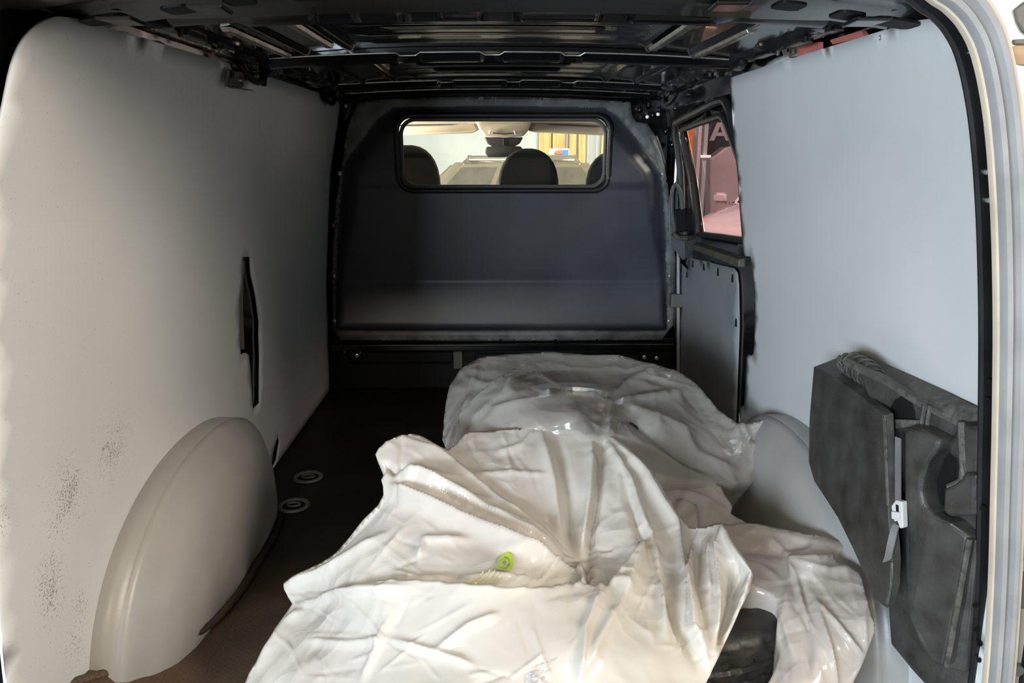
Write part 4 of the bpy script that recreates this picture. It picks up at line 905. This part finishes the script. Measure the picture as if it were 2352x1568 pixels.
# --- big front bag
f_front = Film([(1240, 973, 1.67), (1380, 1000, 1.655), (1330, 985, 1.67), (1150, 988, 1.66), (1062, 1003, 1.62), (1440, 1030, 1.61), (1500, 1092, 1.54), (1545, 1160, 1.47), (1590, 1214, 1.42), (1595, 1300, 1.30), (885, 1130, 1.44), (862, 1043, 1.52), (945, 995, 1.58), (1000, 1040, 1.54), (1100, 1100, 1.49),
    (1240, 1050, 1.55), (1400, 1090, 1.52), (1330, 1285, 1.305), (1250, 1200, 1.38), (1400, 1200, 1.39), (1480, 1200, 1.39), (1100, 1200, 1.36), (980, 1180, 1.37), (1000, 1270, 1.26), (820, 1210, 1.40), (655, 1338, 1.42), (672, 1388, 1.36), (760, 1290, 1.36), (840, 1300, 1.28), (630, 1450, 1.30), (573, 1545, 1.22), (700, 1520, 1.16),
    (800, 1420, 1.20), (1000, 1340, 1.19), (1160, 1310, 1.20), (1000, 1400, 1.13), (1200, 1380, 1.14), (1390, 1360, 1.17), (1000, 1568, 1.005), (800, 1568, 1.07), (1300, 1500, 1.02), (1300, 1600, .97), (1450, 1400, 1.14), (1500, 1500, 1.04), (1560, 1400, 1.16), (1600, 1568, 1.03), (1660, 1205, 1.34), (1728, 1325, 1.225), (1700, 1400, 1.17), (1640, 1520, 1.07), (1660, 1330, 1.23), (540, 1640, 1.16), (1000, 1640, .94), (1600, 1640, .97)],
    [([(945, 1005), (1010, 1035), (1090, 1100), (1200, 1185), (1300, 1262)], .020, 42, 's'), ([(1290, 1280), (1180, 1222), (1060, 1150), (960, 1098), (905, 1085)], .028, 20, 'r'), ([(1330, 1325), (1200, 1268), (1050, 1203), (940, 1140), (895, 1112)], .024, 20, 'r'),
     ([(1305, 1302), (1120, 1190), (985, 1122)], -.018, 14, 'r'), ([(1335, 1275), (1352, 1150), (1362, 1012)], .016, 12, 'r'), ([(1312, 1270), (1308, 1130), (1280, 1000)], -.012, 13, 'r'), ([(1285, 1240), (1272, 1110), (1240, 985)], .010, 13, 'r'), ([(1348, 1290), (1376, 1140), (1384, 1012)], -.014, 10, 'r'),
     ([(1384, 1002), (1440, 1100), (1482, 1220), (1512, 1330), (1530, 1460)], .018, 14, 'r'), ([(1398, 1002), (1480, 1090), (1545, 1200), (1572, 1330), (1568, 1440)], .016, 16, 'r'), ([(1440, 1130), (1500, 1300), (1550, 1420), (1600, 1530)], -.016, 14, 'r'), ([(1420, 1060), (1455, 1160), (1500, 1280)], -.010, 10, 'r'),
     ([(720, 1362), (900, 1345), (1100, 1362), (1250, 1372), (1395, 1347)], .030, 70, 's'), ([(1395, 1352), (1440, 1295), (1478, 1232)], .022, 50, 's'), ([(1385, 1358), (1345, 1450), (1330, 1568)], .008, 12, 'r'), ([(1480, 1240), (1420, 1400), (1330, 1568)], .010, 26, 'r'), ([(1330, 1300), (1340, 1340), (1330, 1365)], .012, 8, 'r'), ([(1345, 1290), (1352, 1340)], -.014, 9, 'r'),
     ([(1625, 1540), (1580, 1450), (1574, 1330), (1600, 1216)], .022, 60, 's'), ([(1660, 1208), (1655, 1340), (1640, 1500)], .014, 10, 'r'), ([(1690, 1285), (1682, 1390), (1650, 1505)], -.030, 22, 'r'), ([(1663, 1212), (1722, 1325), (1698, 1392), (1638, 1522)], .018, 9, 'r'), ([(1610, 1230), (1600, 1350), (1625, 1480)], -.012, 14, 'r'), ([(1640, 1230), (1630, 1380)], .008, 8, 'r'),
     ([(660, 1338), (760, 1300), (900, 1218)], .010, 14, 'r'), ([(885, 1140), (840, 1195), (700, 1325)], -.008, 18, 'r'), ([(680, 1392), (800, 1365), (960, 1368)], .008, 10, 'r'), ([(590, 1530), (660, 1430), (700, 1400)], .008, 12, 'r'), ([(830, 1568), (870, 1490), (900, 1420)], .007, 10, 'r'), ([(700, 1470), (800, 1480), (900, 1470)], .006, 12, 'r'), ([(1000, 1500), (1080, 1445), (1150, 1420)], .007, 12, 'r'), ([(900, 1470), (1000, 1500), (1090, 1530)], .007, 12, 'r'),
     ([(960, 1290), (975, 1240), (1090, 1245)], .008, 10, 'r'), ([(880, 1060), (905, 1085), (935, 1070)], -.012, 10, 'r'), ([(1070, 1090), (1180, 1085), (1260, 1090)], .005, 8, 'r'), ([(1130, 1045), (1200, 1020), (1230, 985)], .006, 8, 'r'), ([(1050, 1330), (1130, 1320), (1240, 1335)], .006, 9, 'r'), ([(900, 1310), (960, 1330), (1040, 1325)], .006, 9, 'r')]+fine_creases(70, (1330, 1290), (860, 980, 1600, 1360), 14)+fine_creases(60, (1395, 1352), (600, 1350, 1640, 1568), 15, pull=.35)+fine_creases(26, (1330, 1290), (1250, 1200, 1420, 1380), 16, (40, 90), (.002, .004), (4, 7), 1.0), .004, 9, 4)
fb = bag('plastic_bag', [(1062, 1002), (1085, 990), (1180, 985), (1215, 979), (1240, 972), (1264, 985), (1320, 984), (1345, 998), (1362, 994), (1374, 1000), (1396, 1000), (1442, 1030), (1500, 1090), (1540, 1148), (1562, 1188), (1585, 1210), (1604, 1213), (1632, 1207), (1661, 1203), (1692, 1255), (1730, 1326), (1700, 1400), (1660, 1490), (1622, 1568), (1600, 1640), (540, 1640), (556, 1590), (572, 1545), (592, 1518), (635, 1440), (674, 1386), (662, 1370), (653, 1338), (700, 1311), (762, 1265), (830, 1190), (880, 1136), (876, 1102), (886, 1085), (880, 1062), (862, 1043), (886, 1015), (945, 995), (985, 1010), (1030, 1032)],
    f_front, 5, 'film', 'big creamy white bag in front with a pinched hollow and a green printed emblem', 'white plastic wheel bags')
# print on the front bag: green recycling roundel with lines of small type below it, and faint pen strokes lower right
def decal(nm, polys, m, film, parent, lift=.0045):
    v = []; f = []
    for poly in polys:
        b = len(v); v += [tuple(p) for p in film.at(poly, lift)]; f.append(tuple(range(b, b+len(poly))))
    return pydata(nm, v, f, m, parent)
def ell(cx, cy, rx, ry, a0, a1, n, tilt=R(12)):
    out = []
    for k in range(n+1):
        a = a0+(a1-a0)*k/n; x, y = rx*math.cos(a), ry*math.sin(a); out.append((cx+x*math.cos(tilt)-y*math.sin(tilt), cy+x*math.sin(tilt)+y*math.cos(tilt)))
    return out
def quads(a, b): return [(a[i], a[i+1], b[i+1], b[i]) for i in range(len(a)-1)]
ex, ey = 1159, 1300
decal('printed_roundel', quads(ell(ex, ey, 17, 22, 0, 2*math.pi, 40), ell(ex-1, ey-1, 11.5, 14.5, 0, 2*math.pi, 40)), 'print_green', f_front, fb)
arr = []
for k in range(3):
    a = R(120*k-80); o = ell(ex-1, ey-1, 9.5, 12, a, a+R(62), 6); i_ = ell(ex-1, ey-1, 5.0, 6.5, a, a+R(62), 6); arr += quads(o, i_)
    h = ell(ex-1, ey-1, 11.5, 14.5, a+R(60), a+R(60), 1)[0]; h2 = ell(ex-1, ey-1, 2.5, 3.5, a+R(60), a+R(60), 1)[0]; h3 = ell(ex-1, ey-1, 7.5, 9.5, a+R(98), a+R(98), 1)[0]; arr.append((h, h2, h3))
decal('printed_arrows', arr, 'print_green', f_front, fb)
ln = []
for k in range(5):
    c = [(1128+7*k-k*1.2, 1305+6.5*k), (1112+6*k, 1322+6*k), (1094+5*k, 1336+5.5*k), (1078+4.5*k, 1343+5.5*k)]
    c = [(p.x, p.y) for p in smooth_line([(x, y, 0) for x, y in c], 5)]; ln += quads(c, [(x+.8, y+1.4) for x, y in c])
decal('printed_lines', ln, 'print_olive', f_front, fb)
pen = []
def stroke(a, b, w=2.2):
    d = np.array(b, float)-a; n_ = np.array([-d[1], d[0]])/max(1e-6, np.linalg.norm(d))*w/2
    q = [np.array(a)+(np.array(b, float)-a)*t for t in np.linspace(0, 1, 4)]
    for s_, t_ in zip(q, q[1:]): pen.append((tuple(s_-n_), tuple(t_-n_), tuple(t_+n_), tuple(s_+n_)))
stroke((1213, 1553), (1232, 1547), 4); stroke((1216, 1553), (1213, 1575), 4); stroke((1215, 1564), (1229, 1560), 4); stroke((1213, 1576), (1230, 1572), 4); stroke((1237, 1566), (1246, 1563), 4)
for a, b in (((1228, 1536), (1233, 1534)), ((1238, 1532), (1246, 1529)), ((1252, 1547), (1258, 1545)), ((1262, 1526), (1266, 1520)), ((1266, 1520), (1270, 1524)), ((1273, 1520), (1277, 1517)), ((1240, 1546), (1244, 1550))): stroke(a, b, 2)
decal('pen_strokes', pen, 'print_grey', f_front, fb)

# ================================================================== CAB seen through the partition window
def rbox(nm, lo, hi, m, parent=None, bev=.02, seg=3, taper=None, smooth=True):
    bm = bmesh.new(); box(bm, lo, hi)
    if taper:
        for v in bm.verts:
            if v.co.z > (lo[2]+hi[2])/2: v.co.x = (lo[0]+hi[0])/2+(v.co.x-(lo[0]+hi[0])/2)*taper
    return frombm(nm, bm, m, parent, smooth, bev, seg)
def seat(xc, w, top, label):
    e = empty('cab_seat', label, 'seat', (xc, 3.62, .2), 'cab seats beyond the partition')
    rbox('backrest', (xc-.20, 3.50, .15), (xc+.20, 3.62, .80), 'seat_fabric', e, .05, 4, .85); rbox('seat_base', (xc-.20, 3.5, -.08), (xc+.20, 4.0, .2), 'seat_fabric', e, .05, 3)
    bm = bmesh.new(); y0 = 3.50
    prof = [(w*.52*math.copysign(abs(math.cos(R(a)))**.92, -math.cos(R(a))), .86+(top-.86)*math.sin(R(a))**.72) for a in range(0, 181, 12)]+[(w*.5, .80), (-w*.5, .80)]
    pr = [Vector((xc+a, y0, b)) for a, b in prof]
    prism(bm, pr, [p+Vector((0, .11, 0)) for p in pr]); frombm('headrest', bm, 'seat_fabric', e, True, .022, 4, 60)
    for s in (-1, 1):
        bm = bmesh.new(); tube(bm, [(xc+s*.07, 3.555, .76), (xc+s*.07, 3.555, .84)], .007, 8); frombm('headrest_post', bm, 'steel', e, True)
seat(-.425, .275, 1.085, 'cab seat at far left whose headrest shows in the partition window')
seat(.130, .275, 1.070, 'middle cab seat with its black headrest near the centre of the window')
seat(.545, .275, 1.060, 'cab seat at far right, only the edge of its headrest showing')
hl = sheet('cab_headliner', [(-.80, 3.36), (.80, 3.36), (.80, 4.55), (-.80, 4.55)], [], .1, lambda x, y: (x, y, 1.262-.062*((y-3.36)/1.19)+.008*(1-(x/.8)**2)), 'cab_cream', None, .02, True, -1); struct(hl, 'cream cab headliner beyond the partition window')
# overhead console
cx = atY(1157, 300, 4.15).x
bm = bmesh.new()
fr = [atY(x, y, 4.12) for x, y in [(1092, 280), (1110, 275), (1200, 275), (1222, 280), (1214, 300), (1202, 314), (1160, 317), (1114, 314), (1102, 300)]]
prism(bm, fr, [p+Vector((0, .18, .03)) for p in fr]); e = empty('overhead_console', 'cream overhead console in the middle of the cab roof', 'console', (cx, 4.12, 1.15)); frombm('console_body', bm, 'cab_cream', e, True, .012, 3)
bm = bmesh.new(); tube(bm, [atY(x, y, 4.112) for x, y in [(1132, 305), (1160, 308), (1184, 305)]], .004, 8); frombm('console_slot', bm, 'cab_grey', e, True)
for xx, d in ((1124, 3), (1184, -3)):
    bm = bmesh.new(); tube(bm, [atY(xx+d, 300, 4.11), atY(xx, 308, 4.11)], .004, 8); frombm('console_button', bm, 'white_frame', e, True)
def visor(pts, label):
    p = [atY(x, y, 4.25) for x, y in pts]; bm = bmesh.new(); prism(bm, p, [q+Vector((0, .022, .004)) for q in p])
    e = empty('sun_visor', label, 'sun visor', p[0], 'cab sun visors'); frombm('visor_board', bm, 'cab_cream', e, True, .008, 3)
    pp = smooth_line([q+Vector((0, -.003, .002)) for q in p[:5]], 3); bm = bmesh.new(); tube(bm, pp, .004, 6); frombm('visor_seam', bm, 'cab_grey', e, True)
visor([(890, 290), (1040, 286), (1055, 281), (1088, 281), (1098, 300), (1085, 306), (890, 312)], 'cream sun visor left of the overhead console')
visor([(1450, 294), (1262, 286), (1250, 281), (1222, 281), (1213, 300), (1228, 305), (1450, 314)], 'cream sun visor right of the overhead console')
# mirror and sensor housing
e = empty('rear_view_mirror', 'dark rear view mirror with a sensor housing above it', 'mirror', atY(1155, 335, 4.3))
p = [atY(x, y, 4.32) for x, y in [(1112, 315), (1202, 315), (1194, 330), (1182, 336), (1130, 336), (1120, 330)]]; bm = bmesh.new(); prism(bm, p, [q+Vector((0, .05, 0)) for q in p]); frombm('sensor_housing', bm, 'mirror_plastic', e, True, .008, 3)
bm = bmesh.new(); tube(bm, [atY(1157, 318, 4.315), atY(1157, 338, 4.315)], .004, 8); frombm('housing_seam', bm, 'black_flat', e, True)
p = [atY(x, y, 4.26) for x, y in [(1117, 337), (1160, 334), (1196, 336), (1203, 345), (1198, 358), (1150, 361), (1120, 361), (1113, 350)]]; bm = bmesh.new(); prism(bm, p, [q+Vector((0, .03, 0)) for q in p]); frombm('mirror_shell', bm, 'mirror_plastic', e, True, .008, 3)
bm = bmesh.new(); tube(bm, [atY(1157, 334, 4.30), atY(1157, 345, 4.28)], .008, 8); frombm('mirror_arm', bm, 'mirror_plastic', e, True)
ws = pydata('window_2', [(-.78, 4.60, 1.22), (.78, 4.60, 1.22), (.85, 5.25, .62), (-.85, 5.25, .62)], [(0, 1, 2, 3)], 'glass'); struct(ws, 'windscreen of the van')
dash = rbox('trim_10', (-.80, 4.55, .05), (.80, 5.22, .55), 'cab_grey', None, .05, 3); struct(dash, 'dark dashboard')
for s, nm in ((-1, 'trim_11'), (1, 'trim_12')):
    d = rbox(nm, (s*.86-.03, 3.36, -.1), (s*.86+.03, 5.2, .68), 'cab_grey', None, .02, 2); struct(d, 'cab door on the %s' % ('left' if s < 0 else 'right'))
cf = rbox('trim_13', (-.86, 3.36, -.14), (.86, 5.2, -.08), 'black_flat', None, .005, 1); struct(cf)
# outer roof and outer skin of the van
ro = sheet('trim_14', [(-.74, 1.0), (.74, 1.0), (.74, 4.5), (-.74, 4.5)], [], .15, lambda x, y: (x, y, 1.385-.05*(abs(x)/.74)**2.6), 'body_silver', None, .004, True, 1); struct(ro, 'outer roof skin')

# ================================================================== WORKSHOP round the van
ZF = -.62
struct(pydata('floor_workshop', [(-6, -7, ZF), (9, -7, ZF), (9, 15, ZF), (-6, 15, ZF)], [(0, 1, 2, 3)], 'garage_floor'), 'grey workshop floor')
def slab(nm, lo, hi, m, label):
    bm = bmesh.new(); box(bm, lo, hi); return struct(frombm(nm, bm, m), label)
slab('wall_workshop_front', (-6, 13.6, ZF), (8.2, 13.8, 3.4), 'garage_wall', 'pale grey green workshop wall ahead')
slab('wall_workshop_left', (-6.2, 1.5, ZF), (-6, 13.8, 3.4), 'garage_wall', 'workshop side wall')
slab('wall_workshop_right', (8.0, -7, ZF), (8.2, 13.8, 3.4), 'garage_back', 'workshop side wall on the right')
slab('ceiling_workshop', (-6.2, -7, 3.4), (8.2, 13.8, 3.5), 'cream_plaster', 'workshop ceiling')
# roller door behind the camera, built of flat sections
gd = struct(pydata('door_2', [(-5.9, -6.9, ZF), (5.4, -6.9, ZF), (5.4, -6.9, 3.4), (-5.9, -6.9, 3.4)], [(3, 2, 1, 0)], 'black_flat'), 'sectional workshop gate')
bm = bmesh.new(); box(bm, (-.62, -.03, -.36), (.62, .03, .36)); bmesh.ops.bevel(bm, geom=bm.edges[:], offset=.02, segments=1, affect='EDGES'); pm = bpy.data.meshes.new('gate_panel'); bm.to_mesh(pm); bm.free(); pm.materials.append(M['cream_plaster'])
for i in range(8):
    for j in range(5):
        o = bpy.data.objects.new('gate_panel', pm); C.objects.link(o); o.parent = gd; o.location = (-5.2+i*1.36, -6.84, ZF+.42+j*.8)
# honey wood doors with white posts, and a small sign
def wallbox(nm, x0, y0, x1, y1, Y, d, m, parent=None):
    a, b = atY(x0, y1, Y), atY(x1, y0, Y); bm = bmesh.new(); box(bm, (a.x, Y-d, a.z), (b.x, Y, b.z)); return frombm(nm, bm, m, parent, False, .008)
e = empty('wooden_gate', 'honey coloured wooden double gate with white posts on the far wall', 'gate', atY(1290, 400, 13.5))
for k, (a, b) in enumerate(((1236, 1266), (1267, 1298), (1304, 1324), (1325, 1346), (1376, 1400))): wallbox('wooden_board', a, 285, b, 480, 13.56, .05, 'wood', e)
for a, b in ((1299, 1303), (1347, 1350), (1366, 1370)): wallbox('gate_post', a, 285, b, 480, 13.54, .07, 'white_frame', e)
e = empty('wall_sign', 'small blue and white sign before the wooden gate', 'sign', atY(1285, 352, 10.6))
wallbox('sign_board', 1261, 341, 1307, 362, 10.62, .03, 'sign_white', e); wallbox('sign_field', 1280, 344, 1306, 356, 10.585, .006, 'sign_blue', e); wallbox('sign_field', 1265, 345, 1281, 356, 10.585, .005, 'print_grey', e)
bm = bmesh.new(); lathe(bm, [(.001, .004), (.045, .003), (.045, 0)], atY(1283, 350, 10.57), (0, -1, 0), 20); bmesh.ops.scale(bm, vec=(1.3, 1, .6), space=Matrix.Translation(-atY(1283, 350, 10.57)), verts=bm.verts); frombm('sign_spot', bm, 'sign_red', e)

def car(loc, rz, paint, label, length=4.4, width=1.8, height=1.52, hood=.30, tail=.92, pane='car_glass'):
    """a parked car: lofted body, greenhouse with panes, pillars, wheels, mirrors, lamps"""
    e = empty('car', label, 'car', loc); e.rotation_euler = (0, 0, rz)
    L, Wd, H = length, width/2, height
    def add(nm, bm, m, sm=True, bev=0, seg=2):
        bmesh.ops.recalc_face_normals(bm, faces=bm.faces)
        if bev:
            es = [q for q in bm.edges if len(q.link_faces) == 2 and q.calc_face_angle(0) > R(35)]; bmesh.ops.bevel(bm, geom=es, offset=bev, segments=seg, affect='EDGES', clamp_overlap=True)
        me = bpy.data.meshes.new(nm); bm.to_mesh(me); bm.free(); me.materials.append(M[m]); me.polygons.foreach_set('use_smooth', [sm]*len(me.polygons))
        try: me.set_sharp_from_angle(angle=R(45))
        except Exception: pass
        o = bpy.data.objects.new(nm, me); C.objects.link(o); o.parent = e; return o
    st = [(0, .38, .62, .74), (.02, .28, .72, .84), (.08, .22, .80, .94), (.2, .2, .90, .99), (hood, .2, .96, 1.0), (.5, .2, .99, 1.0), (.75, .2, 1.0, 1.0), (.9, .22, 1.01, .97), (.97, .28, .98, .88), (1, .36, .86, .80)]
    bm = bmesh.new(); rings = []
    for t, zb, zt, w in st:
        y = (t-.5)*L; ww = Wd*w
        rings.append([bm.verts.new(p) for p in ((-ww*.86, y, zb), (-ww*.97, y, zb+.10), (-ww, y, (zb+zt)/2), (-ww*.97, y, zt-.10), (-ww*.86, y, zt), (0, y, zt+.035), (ww*.86, y, zt), (ww*.97, y, zt-.10), (ww, y, (zb+zt)/2), (ww*.97, y, zb+.10), (ww*.86, y, zb))])
    for a, b in zip(rings, rings[1:]):
        for i in range(11): bm.faces.new((a[i], a[(i+1) % 11], b[(i+1) % 11], b[i]))
    bm.faces.new(rings[0]); bm.faces.new(rings[-1][::-1]); bmesh.ops.recalc_face_normals(bm, faces=bm.faces); bmesh.ops.subdivide_edges(bm, edges=bm.edges[:], cuts=2, smooth=.6, use_grid_fill=True); add('car_body', bm, paint)
    yb = [(hood-.5)*L, (hood+.17-.5)*L, (tail-.20-.5)*L, (tail-.5)*L]
    bm = bmesh.new()
    lo = [(-Wd*.88, yb[0], .95), (Wd*.88, yb[0], .95), (Wd*.88, yb[3], .98), (-Wd*.88, yb[3], .98)]; hi = [(-Wd*.66, yb[1], H), (Wd*.66, yb[1], H), (Wd*.66, yb[2], H), (-Wd*.66, yb[2], H)]
    prism(bm, [Vector(p) for p in lo], [Vector(p) for p in hi]); add('car_cabin', bm, paint, True, .07, 4)
    q = lambda u, v, side: Vector((side*(Wd*.885+(Wd*.66-Wd*.885)*v+.012), (yb[0]+(yb[3]-yb[0])*u)*(1-v)+(yb[1]+(yb[2]-yb[1])*u)*v, .95+(H-.95)*v))
    for side in (-1, 1):
        for u0, u1 in ((.08, .36), (.39, .64), (.67, .92)):
            bm = bmesh.new(); p = [q(u0, .12, side), q(u1, .12, side), q(u1, .86, side), q(u0, .86, side)]; prism(bm, p, [v_-Vector((side*.02, 0, 0)) for v_ in p]); add('side_window', bm, pane, False, .004)
        bm = bmesh.new(); tube(bm, [q(u, .08, side)+Vector((side*.006, 0, 0)) for u in np.linspace(.02, .98, 12)], .012, 6); add('window_trim', bm, 'chrome')
        bm = bmesh.new(); tube(bm, [q(u, 1.02, side)+Vector((side*.0, 0, 0)) for u in np.linspace(.05, .95, 12)], .014, 6); add('roof_rail', bm, 'chrome')
        my = yb[0]+.22; bm = bmesh.new(); box(bm, (side*(Wd+.02)-.02, my-.05, .98), (side*(Wd+.20)+.0, my+.10, 1.13)) if side > 0 else box(bm, (-(Wd+.20), my-.05, .98), (-(Wd+.0), my+.10, 1.13)); mo = add('door_mirror', bm, paint, True, .035, 3)
        for (w0, s_) in (('head_lamp', 0), ('tail_lamp', 1)):
            y = -L/2+.05 if s_ == 0 else L/2-.03; bm = bmesh.new(); zc = .66 if s_ == 0 else .80; box(bm, (side*Wd*.58-.12, y-.03, zc-.07), (side*Wd*.58+.12, y+.06, zc+.07)); add(w0, bm, 'chrome' if s_ == 0 else 'tail_red', True, .03, 3)
        for yy in (-L*.31, L*.29):
            bm = bmesh.new(); lathe(bm, [(.19, .09), (.30, .095), (.325, .07), (.325, -.07), (.30, -.095), (.19, -.09)], (side*(Wd-.08), yy, .325), (side, 0, 0), 32, True); tw = add('tyre', bm, 'rubber')
            bm = bmesh.new(); lathe(bm, [(.001, .075), (.05, .07), (.16, .06), (.20, .085), (.20, .0), (.001, .0)], (side*(Wd-.08), yy, .325), (side, 0, 0), 28); add('hub', bm, 'alloy')
    for fr_, nm in ((0, 'windscreen'), (1, 'rear_window')):
        ya, yc = (yb[0], yb[1]) if fr_ == 0 else (yb[3], yb[2]); sg = -1 if fr_ == 0 else 1
        p = [Vector((sx*(Wd*.88+(Wd*.66-Wd*.88)*v)*.86, ya+(yc-ya)*v+sg*.014, .95+(H-.95)*v+.008)) for sx, v in ((-1, .10), (1, .10), (1, .88), (-1, .88))]
        bm = bmesh.new(); prism(bm, p, [v_-Vector((0, sg*.02, .01)) for v_ in p]); add(nm, bm, pane, False, .004)
    return e
car((.48, 8.5, ZF), R(90), 'car_gold', 'gold grey car parked across the way ahead, seen through the partition window', 3.6, 1.7, 1.62, .22, .95, 'car_glass_reflect')
car((4.25, 10.3, ZF), R(-45), 'car_white', 'pinkish white car standing obliquely, seen through the sliding door window', 4.2, 1.8, 1.55)
# white rounded cover, sign with the letter A, pillars, strip lamp beyond the side window
e = empty('wall_panel_sign', 'dark sign board with a pale letter A high on the wall outside the side window', 'sign', atY(1650, 310, 13.5))
wallbox('sign_board', 1618, 262, 1790, 420, 13.56, .03, 'sign_dark', e)
def glyphA(cx, cy, w, h, Y):
    P = lambda u, v: atY(cx+u*w, cy+v*h, Y)
    return [[P(-.5, .5), P(-.13, -.5), P(.13, -.5), P(.5, .5), P(.27, .5), P(.18, .24), P(-.18, .24), P(-.27, .5)], [P(-.11, .05), P(.11, .05), P(0, -.30)]]
g = glyphA(1654, 302, 50, 42, 13.52)
bm = bmesh.new(); o_, h_ = g
ring = lambda off: [Vector((p.x, p.y+off, p.z)) for p in o_]
L1 = [o_[0], o_[1], o_[2]+(o_[1]-o_[2])*.35, h_[2], h_[0], h_[0]+(o_[6]-h_[0])*1.0, o_[7]]
def plate(pts): prism(bm, pts, [p+Vector((0, .02, 0)) for p in pts])
mid = (o_[1]+o_[2])/2
plate([o_[0], o_[1], mid, h_[2], h_[0], o_[6], o_[7]]); plate([mid, o_[2], o_[3], o_[4], o_[5], h_[1], h_[2]]); plate([h_[0], h_[1], o_[5], o_[6]])
frombm('letter_A', bm, 'sign_letter', e)
p = [atY(x, y, 13.0) for x, y in [(1632, 364), (1650, 352), (1668, 338), (1690, 334), (1790, 334), (1790, 580), (1632, 580)]]
bm = bmesh.new(); prism(bm, p, [q+Vector((0, .4, 0)) for q in p]); tag(frombm('display_wall', bm, 'car_white', None, False, .03), 'tall pinkish white display wall with a rounded top corner outside the side window', 'display')
for x0, x1, m_, lab in ((1548, 1597, 'orange', 'orange upright banner outside at the left of the side window'), (1597, 1607, 'sign_letter', 'pale pink upright post beside the orange banner')):
    bm = bmesh.new(); a = atY(x0, 560, 12.6); b = atY(x1, 255, 12.6); box(bm, (a.x, 12.6, ZF), (b.x, 12.7, b.z)); tag(frombm('banner' if m_ == 'orange' else 'post', bm, m_, None, False, .01), lab, 'banner' if m_ == 'orange' else 'post')
bm = bmesh.new(); a = atY(1602, 560, 12.7); b = atY(1631, 255, 12.7); box(bm, (a.x, 12.7, ZF), (b.x, 12.9, b.z)); tag(frombm('pillar', bm, 'garage_wall', None, False, .02), 'grey green pillar between the pale post and the dark sign', 'pillar')
a, b = atY(1606, 362, 12.6), atY(1634, 356, 12.6); bm = bmesh.new(); box(bm, (a.x, 12.62, a.z), (b.x, 12.70, b.z)); o = frombm('strip_lamp', bm, mat('lamp_white', (1, .97, .92), .5, emit=2.0), None, False, .005); tag(o, 'thin glowing strip lamp fixed across the grey pillar', 'lamp')
slab('wall_workshop_side', (2.6, 5.2, ZF), (5.4, 5.35, 3.4), 'cream_plaster', 'cream partition wall of the workshop')
